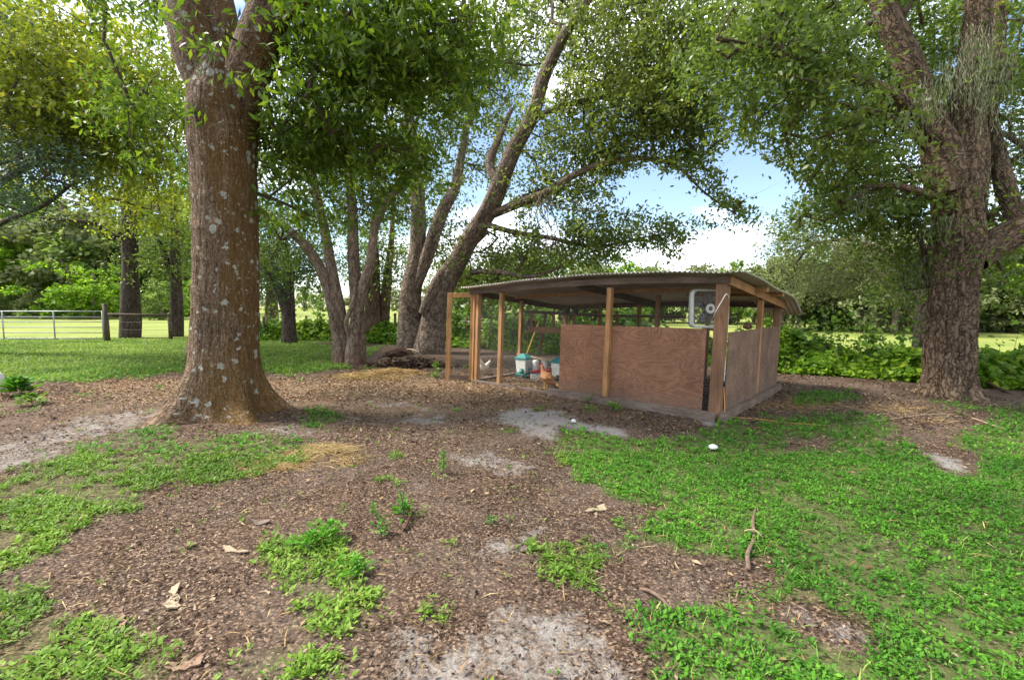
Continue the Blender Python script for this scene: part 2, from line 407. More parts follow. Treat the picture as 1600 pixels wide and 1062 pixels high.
M['stick'] = simple('stick', (.16, .11, .08), .9, .35, 25, 0, .5, .1)
M['pale_stick'] = simple('pale_stick', (.33, .25, .17), .85, .2, 25, 0, .3, .1)

def roof_mat():
    m, nt, out = mat_new('corrugated_metal')
    tcn = N(nt, 'ShaderNodeTexCoord'); n1 = noise(nt, tcn.outputs['Object'], 2.2, 6, .65); n2_ = noise(nt, tcn.outputs['Object'], 22, 4)
    c = ramp(nt, [(.35, (.42, .37, .32)), (.6, (.58, .54, .49))], n1.outputs['Fac']).outputs[0]
    c = mixc(nt, ramp(nt, [(.6, (0, 0, 0)), (.75, (1, 1, 1))], n2_.outputs['Fac']).outputs[0], c, (.23, .15, .1))
    princ(nt, out, c, .45, bump(nt, n2_.outputs['Fac'], .05, .003), .35, .5)
    return m
M['roof'] = roof_mat()
M['roof_clear'] = simple('roof_clear', (.5, .52, .5), .35, .12, 3, .3, .03)

# ------------------------------------------------------------------ ground layout (image-space sketch of patches, used to lay patches out on the real ground)
GRASS = [
 [(880,668),(1000,690),(1100,668),(1150,655),(1250,690),(1350,680),(1440,695),(1500,745),(1560,700),(1640,690),(1800,1100),(1020,1100),(990,960),(1080,915),(1200,900),(1190,872),(1130,880),(1060,868),(1000,850),(930,920),(850,900),(830,860),(980,830),(1030,790),(900,762),(860,720)],
 [(-60,760),(60,728),(180,700),(300,690),(400,678),(485,688),(480,725),(380,752),(250,758),(120,815),(40,880),(-60,920)],
 [(-80,910),(60,910),(150,940),(260,985),(300,1080),(-80,1080)],
 [(340,1050),(420,1000),(570,1005),(575,1080),(320,1080)],
 [(400,870),(430,840),(510,830),(560,880),(590,960),(560,1010),(470,1000),(440,930)],
 [(470,640),(510,635),(535,655),(505,672),(470,662)],
 [(110,700),(250,665),(300,678),(250,695),(130,715)],
 [(-200,528),(290,524),(290,560),(290,582),(150,596),(-200,596)],
 [(395,528),(545,545),(600,540),(545,575),(440,588),(390,575)],
 [(1230,615),(1330,608),(1340,628),(1240,640)],
 [(1170,662),(1300,645),(1380,652),(1400,672),(1350,700),(1200,700)],
 [(1560,640),(1640,640),(1640,720),(1540,720),(1480,690)],
 [(1440,625),(1620,640),(1620,655),(1500,645)],
]
BARE = [
 [(1170,935),(1250,925),(1340,975),(1345,1010),(1280,1000),(1200,965)],
 [(1010,900),(1120,885),(1190,905),(1180,940),(1100,950),(1030,925)],
 [(1450,705),(1490,710),(1520,735),(1480,735)],
 [(1220,690),(1290,685),(1300,700),(1230,705)],
]
SAND = [
 [(-60,690),(60,680),(170,650),(260,638),(260,660),(110,705),(0,750),(-60,755)],
 [(190,700),(320,690),(440,665),(560,640),(560,655),(450,690),(330,705),(200,718)],
 [(785,645),(830,640),(890,650),(985,672),(1010,690),(960,685),(880,690),(810,675)],
 [(560,630),(640,625),(660,636),(570,642)],
 [(700,712),(760,712),(830,730),(820,738),(720,725)],
 [(570,1090),(590,1000),(640,975),(700,1000),(790,950),(880,965),(930,1010),(990,1030),(1000,1090)],
 [(1010,905),(1110,890),(1180,915),(1160,940),(1080,940)],
 [(1200,935),(1260,940),(1335,985),(1340,1012),(1290,1005),(1220,970)],
 [(1090,655),(1160,655),(1180,668),(1100,672)],
 [(1455,708),(1485,712),(1515,732),(1485,730)],
 [(600,652),(800,650),(800,668),(620,664)],
 [(860,800),(800,830),(700,870),(720,885),(850,850)],
]
def sdist(px, py, poly):
    """approximate signed distance in pixels, vertical distances weighted up (foreshortening); inside positive"""
    k = 2.0
    q = np.array(poly, float); q[:, 1] *= k; y = py * k
    ins = np.zeros(len(px), bool); dm = np.full(len(px), 1e9)
    for i in range(len(q)):
        x1, y1 = q[i]; x2, y2 = q[(i + 1) % len(q)]
        c = ((y1 > y) != (y2 > y)) & (px < (x2 - x1) * (y - y1) / (y2 - y1 + 1e-9) + x1); ins ^= c
        ex, ey = x2 - x1, y2 - y1; t = np.clip(((px - x1) * ex + (y - y1) * ey) / (ex * ex + ey * ey + 1e-9), 0, 1)
        dm = np.minimum(dm, np.hypot(px - x1 - t * ex, y - y1 - t * ey))
    return np.where(ins, dm, -dm)
def masks(x, y):
    px, py = proj(np.stack([x, y, np.zeros_like(x)], 1))
    wdt = np.clip((py - 480) * .12, 5, 60)
    nn = n2(x, y, 1.6, 3, 4) - .5; nf = n2(x, y, 7, 9, 2) - .5
    def m(polys, amt):
        d = np.full(len(px), -1e9)
        for q in polys: d = np.maximum(d, sdist(px, py, q))
        return np.clip(.5 + d / wdt * .8 + nn * amt + nf * .6, 0, 1)
    g = m(GRASS, 1.8); b = m(BARE, 1.0); s = m(SAND, 3.2) * .74; sb = m([SAND[2], SAND[8], SAND[9]], 2.4); s = np.maximum(s, sb * 1.35)
    off = (y < 1.9) | (px < -250) | (px > 1850)
    g = np.where(off, np.clip((n2(x, y, .5, 5) - .45) * 8, 0, 1), g)
    # beyond the trees the ground is grassy again
    far = np.clip((y - 20.5 + nn * 2) / 1.5, 0, 1)
    g = np.maximum(g * (1 - b * .95), far)
    isl = np.clip((n2(x, y, 2.3, 31, 3) - .66) * 9, 0, 1) * (n2(x, y, .35, 41) > .45)
    g = np.maximum(g, isl * .8 * (y > 1.5))
    s = s * (1 - g * .8)
    tan = np.clip(1 - np.abs(py - 603) / 18, 0, 1) * ((px > 120) & (px < 900)) + np.clip(1 - np.abs(py - 628) / 40, 0, 1) * .35 * (px < 1000)
    return g, s, np.clip(tan, 0, 1)
def gz(x, y):
    x = np.asarray(x, float); y = np.asarray(y, float); sh = x.shape
    x = x.ravel(); y = y.ravel()
    z = (n2(x, y, .35, 11, 3) - .5) * .10 + (n2(x, y, 2.2, 13, 2) - .5) * .03
    cx, cy_ = 2.2, 9.8
    k = np.clip((np.hypot(x - cx, y - cy_) - 3.2) / 2.0, 0, 1)
    z = z * (.25 + .75 * k)
    z = z * np.clip((y - .5) / 2, 0, 1)
    # soil gathered around the foot of the big tree
    r = np.hypot(x + 4.55, y - 7.1); z = z + .07 * np.exp(-(r / 1.3) ** 2)
    return z.reshape(sh)
def gz1(x, y): return float(gz(np.array([x]), np.array([y]))[0])

def axis_lines(lo, hi, step, far_lo, far_hi):
    a = list(np.arange(lo, hi + 1e-6, step)); s = step; v = hi
    while v < far_hi: s *= 1.25; v += s; a.append(v)
    s = step; v = lo
    while v > far_lo: s *= 1.25; v -= s; a.insert(0, v)
    return np.array(a)
gx = axis_lines(-13, 12, .07, -700, 700); gy = axis_lines(.8, 17, .07, -120, 1200)
XX, YY = np.meshgrid(gx, gy); nx, ny = len(gx), len(gy)
xf, yf = XX.ravel(), YY.ravel()
zf = gz(xf, yf); gm, sm_, tm = masks(xf, yf)
gm = gm * np.where((yf < 7) & (xf < .8), .6, 1)
idx = np.arange(nx * ny).reshape(ny, nx)
quads = np.stack([idx[:-1, :-1], idx[:-1, 1:], idx[1:, 1:], idx[1:, :-1]], -1).reshape(-1, 4)
gme = raw_mesh('ground', np.stack([xf, yf, zf], 1), quads.ravel(), np.arange(len(quads)) * 4, np.full(len(quads), 4), True)
vert_attr(gme, 'grass', gm); vert_attr(gme, 'sand', sm_); vert_attr(gme, 'tan', tm)
def ground_mat():
    m, nt, out = mat_new('ground')
    tcn = N(nt, 'ShaderNodeTexCoord'); v = tcn.outputs['Object']
    A = lambda n_: N(nt, 'ShaderNodeAttribute', attribute_name=n_).outputs['Fac']
    n1 = noise(nt, v, 30, 8, .7); nb = noise(nt, v, 1.3, 5, .6); nf = noise(nt, v, 130, 3, .7)
    vo = N(nt, 'ShaderNodeTexVoronoi'); vo.inputs['Scale'].default_value = 75; nt.links.new(v, vo.inputs['Vector'])
    sp = N(nt, 'ShaderNodeSeparateColor'); nt.links.new(vo.outputs['Color'], sp.inputs[0])
    mul = ramp(nt, [(.0, (.03, .019, .013)), (.45, (.07, .046, .033)), (.8, (.125, .086, .062)), (1, (.27, .19, .13))], sp.outputs[0]).outputs[0]
    mul = mixc(nt, 1.0, mul, ramp(nt, [(.3, (.7, .7, .7)), (.7, (1.3, 1.25, 1.2))], n1.outputs['Fac']).outputs[0], 'MULTIPLY')
    mul = mixc(nt, math_n(nt, 'MULTIPLY', A('tan'), .6), mul, (.3, .2, .12))
    grey = ramp(nt, [(.45, (0, 0, 0)), (.72, (1, 1, 1))], nb.outputs['Fac']).outputs[0]
    mul = mixc(nt, math_n(nt, 'MULTIPLY', grey, .5), mul, (.15, .12, .1))
    snd = ramp(nt, [(.3, (.13, .115, .1)), (.5, (.25, .23, .21)), (.75, (.42, .4, .375))], nf.outputs['Fac']).outputs[0]
    nm = noise(nt, v, 5, 6, .7)
    sf = math_n(nt, 'ADD', A('sand'), math_n(nt, 'ADD', math_n(nt, 'MULTIPLY', math_n(nt, 'SUBTRACT', n1.outputs['Fac'], .5), 1.6), math_n(nt, 'MULTIPLY', math_n(nt, 'SUBTRACT', nm.outputs['Fac'], .55), 1.9)))
    c = mixc(nt, ramp(nt, [(.35, (0, 0, 0)), (1.25, (.95, .95, .95))], sf).outputs[0], mul, snd)
    grs = ramp(nt, [(.3, (.055, .075, .022)), (.7, (.12, .15, .045))], n1.outputs['Fac']).outputs[0]
    gf = math_n(nt, 'ADD', A('grass'), math_n(nt, 'MULTIPLY', math_n(nt, 'SUBTRACT', n1.outputs['Fac'], .5), .9))
    c = mixc(nt, ramp(nt, [(.35, (0, 0, 0)), (.95, (.75, .75, .75))], gf).outputs[0], c, grs)
    princ(nt, out, c, .95, bump(nt, math_n(nt, 'ADD', n1.outputs['Fac'], sp.outputs[0]), .6, .02), spec=.1)
    return m
link('ground', gme, ground_mat(), kind='structure')

# sunlit pasture beyond the fence line
def field_mat():
    m, nt, out = mat_new('pasture')
    tcn = N(nt, 'ShaderNodeTexCoord'); v = tcn.outputs['Object']
    n1 = noise(nt, v, .12, 5, .6); nf = noise(nt, v, 3.5, 6, .75)
    c = ramp(nt, [(.3, (.14, .19, .042)), (.55, (.22, .25, .065)), (.75, (.29, .29, .1))], n1.outputs['Fac']).outputs[0]
    c = mixc(nt, 1.0, c, ramp(nt, [(.3, (.75, .78, .7)), (.7, (1.2, 1.15, 1.2))], nf.outputs['Fac']).outputs[0], 'MULTIPLY')
    princ(nt, out, c, .95, bump(nt, nf.outputs['Fac'], .8, .08), spec=.1)
    return m
FEN = [(-60, 26), (-24, 22.5), (-16, 22.5), (-9.5, 23.5), (-3, 20.5), (2.5, 17.0), (6.5, 13.8), (10, 11.2), (40, 4), (300, -60)]
mb = MB()
fs_pts = [(x, y + .5, .05) for x, y in FEN] + [(600, 900, .05), (-600, 900, .05), (-300, 40, .05)]
mb.add(fs_pts, [tuple(range(len(fs_pts)))])
mb.build('field', field_mat(), kind='structure')

# ------------------------------------------------------------------ leaves
def unit(a): return a / (np.linalg.norm(a, axis=1, keepdims=True) + 1e-9)
def leaf_mesh(name, c, d, n, L, Wd, rnd, fold=.18, six=False):
    """c base points, d directions, n approximate normals"""
    d = unit(d); s = unit(np.cross(d, n)); n = np.cross(s, d)
    L = np.broadcast_to(L, len(c))[:, None]; Wd = np.broadcast_to(Wd, len(c))[:, None]
    k = len(c)
    if not six:
        mid = c + d * L * .45 + n * L * fold * .4
        v = np.stack([c, mid + s * Wd * .5, c + d * L, mid - s * Wd * .5], 1).reshape(-1, 3)
        lo = np.arange(k * 4); me = raw_mesh(name, v, lo, np.arange(k) * 4, np.full(k, 4))
        face_attr(me, 'rnd', rnd)
    else:
        m1 = c + d * L * .22 + n * L * fold * .5; m2 = c + d * L * .68 + n * L * fold * .3
        v = np.stack([c, m1 + s * Wd * .5, m2 + s * Wd * .38, c + d * L - n * L * .1, m2 - s * Wd * .38, m1 - s * Wd * .5], 1).reshape(-1, 3)
        b = np.arange(k)[:, None] * 6
        lo = np.concatenate([b + 0, b + 1, b + 2, b + 3, b + 0, b + 3, b + 4, b + 5], 1).ravel()
        me = raw_mesh(name, v, lo, np.arange(k * 2) * 4, np.full(k * 2, 4))
        face_attr(me, 'rnd', np.repeat(rnd, 2))
    return me

# ------------------------------------------------------------------ trunks and limbs
def smooth_path(pts, rad, step):
    pts = np.asarray(pts, float); rad = np.asarray(rad, float)
    Q, R = [], []
    n = len(pts)
    for i in range(n - 1):
        p0 = pts[max(i - 1, 0)]; p1 = pts[i]; p2 = pts[i + 1]; p3 = pts[min(i + 2, n - 1)]
        m = max(2, int(np.linalg.norm(p2 - p1) / step))
        for t in np.arange(m) / m:
            Q.append(.5 * ((2 * p1) + (-p0 + p2) * t + (2 * p0 - 5 * p1 + 4 * p2 - p3) * t * t + (-p0 + 3 * p1 - 3 * p2 + p3) * t ** 3))
            tt = t * t * (3 - 2 * t) if False else t
            R.append(rad[i] * (1 - tt) + rad[i + 1] * tt)
    Q.append(pts[-1]); R.append(rad[-1])
    return np.array(Q), np.array(R)
def trunk_mesh(name, pts, rad, seg=16, step=.2, disp=None, wob=.05, seed=0):
    Q, R = smooth_path(pts, rad, step); n = len(Q)
    T = unit(np.gradient(Q, axis=0))
    u = np.cross(T[0], [0.0, 1.0, 0.01]); u /= np.linalg.norm(u)
    ln = np.concatenate([[0], np.cumsum(np.linalg.norm(np.diff(Q, axis=0), axis=1))])
    V = np.zeros((n, seg, 3)); B = np.zeros((n, seg, 3)); th = 2 * PI * np.arange(seg) / seg
    rb = float(np.median(R))
    for i in range(n):
        u = u - T[i] * u.dot(T[i]); u /= np.linalg.norm(u); w = np.cross(T[i], u)
        B[i, :, 0] = np.cos(th) * rb; B[i, :, 1] = np.sin(th) * rb; B[i, :, 2] = ln[i]
        dirs = np.outer(np.cos(th), u) + np.outer(np.sin(th), w)
        r = R[i] * np.ones(seg)
        pn = np.stack([np.cos(th) * 1.3 + 5, np.sin(th) * 1.3 + 5, np.full(seg, ln[i] * .8)], 1)
        r = r * (1 + wob * 2 * (vnoise(pn, seed) - .5) * 2)
        if disp is not None: r = r + disp(th, ln[i], R[i], Q[i])
        V[i] = Q[i] + dirs * r[:, None]
    idx = np.arange(n * seg).reshape(n, seg)
    a = idx[:-1]; b = idx[1:]
    q = np.stack([a, np.roll(a, -1, 1), np.roll(b, -1, 1), b], -1).reshape(-1, 4)
    loops = np.concatenate([q.ravel(), idx[-1]]); st = np.concatenate([np.arange(len(q)) * 4, [len(q) * 4]]); tt = np.concatenate([np.full(len(q), 4), [seg]])
    me = raw_mesh(name, V.reshape(-1, 3), loops, st, tt, True)
    vert_vec(me, 'bk', B.reshape(-1, 3))
    return me, Q, R

GAPS = [  # openings in the canopy where the sky is seen
 [(955,285),(985,262),(1060,272),(1105,300),(1145,345),(1080,345),(1030,325),(975,322)],
 [(1120,235),(1165,225),(1225,265),(1255,290),(1225,325),(1195,345),(1150,300),(1115,262)],
 [(1085,355),(1150,365),(1190,362),(1172,395),(1168,430),(1060,430),(1065,395)],
 [(985,385),(1030,395),(1010,420),(975,412)],
 [(835,330),(868,325),(878,370),(850,385)],
 [(100,300),(135,305),(120,340),(85,325)],
]
def in_gaps(p):
    px, py = proj(p); m = np.zeros(len(px), bool)
    for g in GAPS: m |= sdist(px, py, g) + rng.normal(size=len(px)) * 9 > 2
    return m & (rng.random(len(px)) < .95)

def blob_tips(blobs):
    out = []
    for b in blobs:
        if b[0] == 'w': _, cx, cy_, cz, rx, ry, rz, k = b; c = np.array([cx, cy_, cz]); r = np.array([rx, ry, rz])
        else:
            px, py, Y, rpx, rpy, rY, k = b; c = P(px, py, Y); s = Y / F; r = np.array([rpx * s, rY, rpy * s])
        u = unit(rng.normal(size=(k, 3))) * (rng.random((k, 1)) ** (1 / 2.4))
        out.append(c + u * r)
    return np.concatenate(out)

DEN = .72
def foliage(name, tips, mat, root, leafL=.1, leafW=.05, subs=6, per=90, spread=.45, cl=.16, droop=.25, gaps=True, six=False, cname='crown', seedr=0):
    k = len(tips)
    sub = np.repeat(tips, subs, 0) + rng.normal(size=(k * subs, 3)) * [spread, spread, spread * .6]
    if gaps: sub = sub[~in_gaps(sub)]
    sub = sub[sub[:, 2] > .4]
    # each sub-cluster is an elongated sprig
    ax = unit(rng.normal(size=(len(sub), 3)) * [1, 1, .45] - [0, 0, droop])
    per = per * DEN; m = rng.integers(int(per * .4), int(per * 1.6) + 1, len(sub))
    base = np.repeat(sub, m, 0); axr = np.repeat(ax, m, 0); tot = len(base)
    t = rng.normal(size=(tot, 1))
    c = base + axr * t * cl * 1.7 + rng.normal(size=(tot, 3)) * cl * .5
    if gaps: c = c[~in_gaps(c)]
    tot = len(c)
    d = unit(rng.normal(size=(tot, 3)) - [0, 0, droop]); nrm = unit(rng.normal(size=(tot, 3)) * .8 + [0, 0, .8])
    sc = rng.uniform(.7, 1.25, tot)
    rnd = np.clip(np.abs(rng.normal(.38, .25, tot)), 0, 1)
    me = leaf_mesh(name, c, d, nrm, leafL * sc, leafW * sc, rnd, six=six)
    link(cname, me, mat, root, kind='stuff')
    return sub, ax

def branches(nodes, nrad, tips, root, mat, rmax=.06, step=.55, sub=None):
    """grow branches from limb nodes to the tips, nearest first; one joined mesh of fine branchwork"""
    N_ = [tuple(q) for q in nodes]; par = [-1] * len(N_); rad = [0.0] * len(N_); base = len(N_)
    arr = np.array(N_)
    dist = np.min(np.linalg.norm(tips[:, None] - arr[None, ::max(1, len(arr) // 60)], axis=2), axis=1)
    cap = 20000; A = np.zeros((cap, 3)); A[:base] = arr; cnt = base
    parent = np.full(cap, -1); wgt = np.zeros(cap)
    for i in np.argsort(dist):
        t = tips[i]; d = np.linalg.norm(A[:cnt] - t, axis=1)
        d = d + np.where(A[:cnt, 2] > t[2] + .6, .6, 0)
        j = int(np.argmin(d)); a = A[j].copy(); L = np.linalg.norm(t - a)
        m = max(1, int(L / step)); side = rng.normal(size=3) * .1 * L
        prev = j
        for q in range(1, m + 1):
            s = q / m
            pt = a + (t - a) * s + side * math.sin(PI * s) + rng.normal(size=3) * .04 * (q < m) + np.array([0, 0, .12 * L * math.sin(PI * s)])
            if cnt >= cap - 1: break
            A[cnt] = pt; parent[cnt] = prev; prev = cnt; cnt += 1
        q = prev
        while q >= base: wgt[q] += 1; q = parent[q]
    verts = []; quads = []; seg = 5; ring = {}
    th = 2 * PI * np.arange(seg) / seg
    def r_of(q): return min(rmax, .011 * math.sqrt(wgt[q]) + .004)
    for q in range(base, cnt):
        p = parent[q]; a, b = A[p], A[q]; d = b - a; L = np.linalg.norm(d)
        if L < 1e-4: continue
        d = d / L; u = np.cross(d, [.3, .2, .93]); u /= np.linalg.norm(u) + 1e-9; w = np.cross(d, u)
        ra = r_of(q) if p < base else max(r_of(q), min(r_of(p), r_of(q) * 1.3)); rb = r_of(q)
        o = len(verts) * seg
        dirs = np.outer(np.cos(th), u) + np.outer(np.sin(th), w)
        verts.append(a - d * .3 * ra + dirs * ra); verts.append(b + dirs * rb)
        for s in range(seg): quads.append((o + s, o + (s + 1) % seg, o + seg + (s + 1) % seg, o + seg + s))
    V = np.concatenate(verts)
    if sub is not None and len(sub):
        # little twigs into the sprigs
        pts = A[base:cnt]
        ex = []
        for i in range(0, len(sub), 2):
            s = sub[i]; j = int(np.argmin(np.linalg.norm(pts - s, axis=1))); a = pts[j]
            if np.linalg.norm(s - a) > 1.6: continue
            w = np.cross(s - a, [0.1, .2, 1]); w = w / (np.linalg.norm(w) + 1e-9) * .006; w2 = np.array([0, 0, .006])
            o = len(V) + len(ex) * 1
            ex += [a + w, a - w, a + w2, s]
        if ex:
            o = len(V); V = np.concatenate([V, np.array(ex)])
            k = len(ex) // 4
            lo_extra = []
            for i in range(k):
                b = o + i * 4; lo_extra += [(b, b + 1, b + 3), (b + 1, b + 2, b + 3), (b + 2, b, b + 3)]
        else: lo_extra = []
    else: lo_extra = []
    lo = np.concatenate([np.array(quads).ravel(), np.array(lo_extra).ravel().astype(int)]) if lo_extra else np.array(quads).ravel()
    tt = np.concatenate([np.full(len(quads), 4), np.full(len(lo_extra), 3)]); st = np.concatenate([[0], np.cumsum(tt)[:-1]])
    me = raw_mesh('branches', V, lo, st, tt, True)
    link('branches', me, mat, root, kind='stuff')

def tree(name, label, base, limbs, blobs, leaf, bark, twig='twig', seg=16, step=.25, disp=None, fol={}, rmax=.06, cat='tree', group=None, wob=.05, tip_step=.55):
    root = thing(name, label, cat, (base[0], base[1], 0), group)
    nodes = []
    for i, (pts, rad) in enumerate(limbs):
        me, Q, R = trunk_mesh('trunk' if i == 0 else 'limb', pts, rad, seg if i == 0 else max(8, seg // 2 if seg < 60 else 48), step if i == 0 else max(step, .07), disp if i == 0 else None, wob, seed=i + len(label))
        link('trunk' if i == 0 else 'limb', me, M[bark], root)
        k = int(len(Q) * (.45 if i == 0 else .2)); s = max(1, int(.25 / max(step, .02)))
        nodes.append(Q[k::s])
    tips = blob_tips(blobs); tips = tips[~in_gaps(tips)]
    sub, ax = foliage(name + '_leaves', tips, M[leaf], root, **fol)
    branches(np.concatenate(nodes), None, tips, root, M[twig], rmax, tip_step, sub)
    return root, sub

# ---- the big near tree on the left
def big_disp(th, ln, r, q):
    fl = np.clip(1 - ln / 1.6, 0, 1) ** 3.0
    but = .5 + .5 * np.cos(th * 5 + .8 + .5 * np.sin(th * 2)); but2 = .5 + .5 * np.cos(th * 9 + 2)
    p = np.stack([np.cos(th) * 9 + 20, np.sin(th) * 9 + 20, np.full(len(th), ln * 1.3)], 1)
    f = (fbm(p, 5, 3) - .5) * .035
    p2 = np.stack([np.cos(th) * 26 + 60, np.sin(th) * 26 + 60, np.full(len(th), ln * 5)], 1)
    rid = .012 * np.abs(np.sin(ln * 5.3 + np.sin(ln * 2.1) + th * .6)) ** 14 * (ln > 1.5)
    return fl * (.22 + .75 * but ** 2 + .1 * but2) + f + (vnoise(p2, 8) - .5) * .014 + rid
YB = 7.1
bt = [P(350, 668, YB), P(350, 610, YB), P(352, 520, YB), P(354, 400, YB), P(350, 290, YB), P(347, 180, YB), P(347, 120, YB), P(348, 80, YB)]
bt[0][2] = -.25
br = [.52, .48, .45, .43, .435, .46, .36, .16]
fl1 = [P(342, 215, YB), P(332, 150, YB), P(310, 90, YB), P(292, 20, YB + .1), P(270, -80, YB + .3), P(255, -250, YB + .6)]
fl2 = [P(356, 225, YB), P(372, 160, YB), P(396, 90, YB - .05), P(420, 20, YB - .1), P(450, -70, YB - .2), P(500, -260, YB - .4)]
fl3 = [P(408, 60, YB), P(470, 0, YB - .3), P(560, -40, YB - .6), P(680, -70, YB - .8)]
fl4 = [P(345, 150, YB + .3), P(345, 60, YB + .5), P(330, -60, YB + .8), P(340, -250, YB + 1)]
tree('left_tree', 'massive near tree with a flared root foot and white lichen spots on its brown trunk', (-4.5, YB, 0),
     [(bt, br), (fl1, [.18, .3, .31, .28, .25, .18]), (fl2, [.18, .3, .31, .28, .25, .18]), (fl3, [.12, .13, .12, .09]), (fl4, [.3, .3, .25, .18])],
     [(510, 60, 8, 70, 70, 1.0, 26), (600, 60, 7.2, 110, 80, 1.5, 50), (700, 90, 7.2, 60, 60, 1.2, 20), (520, 190, 8, 90, 70, 1.5, 38),
      (470, 280, 8.3, 50, 70, 1.0, 12), (600, 250, 8.3, 70, 55, 1.2, 16), (350, 60, 6.2, 16, 26, .1, 1), (190, 0, 8.5, 90, 20, 1.2, 9),
      (235, 190, 9.5, 36, 90, 1, 14),
      ('w', -2.5, 4.5, 8.4, 5, 4, 1.6, 36), ('w', -7, 8, 9.5, 4, 4, 2, 20), ('w', -1, 9, 10.5, 4, 4, 2, 20)],  # unseen overhead crown clumps, added above the frame to shade the ground
     'big_leaf', 'bark_big', seg=150, step=.035, disp=big_disp,
     fol=dict(leafL=.14, leafW=.05, subs=5, per=38, spread=.36, cl=.15, droop=.6), wob=.02, rmax=.03)

# ---- the thick oak on the right
def plates(th, ln, r, q):
    fl = np.clip(1 - ln / .8, 0, 1) ** 2.2
    but = .5 + .5 * np.cos(th * 6 + .3)
    p = np.stack([np.cos(th) * 11 + 20, np.sin(th) * 11 + 20, np.full(len(th), ln * 2.6)], 1)
    w = (vnoise(p * .7, 3) - .5) * 2.0
    a = np.abs(vnoise(p + w[:, None], 6) - .5) * 2
    return fl * (.1 + .28 * but) + (np.clip(a * 2.2, 0, 1) - .6) * .035 + (fbm(p * 2, 9, 2) - .5) * .02
YR = 8.6
rt = [P(1482, 640, YR), P(1482, 585, YR), P(1484, 520, YR), P(1492, 440, YR), P(1500, 380, YR), P(1494, 320, YR), P(1492, 270, YR)]
rt[0][2] = -.2
rr = [.38, .37, .35, .34, .36, .34, .31]
orr, osub = tree('right_oak', 'thick oak with deeply furrowed bark standing alone right of the coop', (8.2, YR, 0),
     [(rt, rr),
      ([P(1522, 405, YR), P(1560, 378, YR - .1), P(1605, 355, YR - .3), P(1680, 320, YR - .6), P(1800, 240, YR - 1)], [.26, .27, .24, .2, .12]),
      ([P(1480, 300, YR), P(1472, 240, YR), P(1448, 170, YR), P(1420, 100, YR), P(1385, 20, YR), P(1350, -80, YR)], [.3, .3, .2, .22, .18, .13]),
      ([P(1508, 310, YR), P(1512, 240, YR), P(1510, 160, YR), P(1525, 60, YR), P(1530, -60, YR)], [.3, .3, .24, .22, .15]),
      ([P(1500, 300, YR + .3), P(1530, 220, YR + .5), P(1550, 120, YR + .6), P(1560, 0, YR + .6)], [.18, .2, .17, .12]),
      ([P(1590, 345, YR - .2), P(1570, 290, YR), P(1560, 240, YR + .2), P(1545, 180, YR + .3)], [.14, .15, .12, .08]),
      ([P(1475, 310, YR), P(1430, 298, YR - .2), P(1395, 290, YR - .3), P(1350, 292, YR - .4)], [.07, .07, .05, .03]),
      ([P(1470, 230, YR), P(1400, 150, YR - .5), P(1300, 110, YR - .9), P(1200, 80, YR - 1.2), P(1120, 60, YR - 1.4)], [.09, .085, .065, .045, .03]),
      ([P(1478, 260, YR), P(1400, 190, YR), P(1320, 165, YR - .3), P(1250, 160, YR - .5)], [.07, .065, .05, .03])],
     [(1500, 60, 10.2, 120, 90, 1.3, 46), (1330, 50, 9.8, 110, 75, 1.2, 44), (1210, 60, 7.6, 100, 70, 1.4, 36), (1230, 160, 7.9, 80, 60, 1.2, 26),
      (1370, 180, 9.9, 90, 70, 1.1, 38), (1290, 250, 8.4, 70, 45, 1.2, 22), (1380, 290, 9.2, 90, 50, 1.2, 34), (1560, 200, 10.2, 60, 120, 1.2, 34), (1590, 90, 8.2, 30, 60, 1, 8),
      (1420, 360, 9.4, 60, 50, 1, 20), (1570, 330, 10.4, 60, 70, .8, 18), (1560, 430, 10, 70, 30, .6, 8), (1440, 430, 9.8, 40, 40, .8, 10),
      (1300, 330, 9.4, 50, 35, 1, 10), ('w', 7, 6, 8.4, 4, 3.5, 1.5, 26), ('w', 12, 8, 7, 2.5, 4, 2.5, 30)],  # world-placed clumps are out of view, added to the crown for shade
     'oak_leaf_b', 'bark_oak', seg=150, step=.035, disp=plates,
     fol=dict(leafL=.105, leafW=.05, subs=6, per=38, spread=.36, cl=.15, droop=.35), wob=.03, rmax=.05)

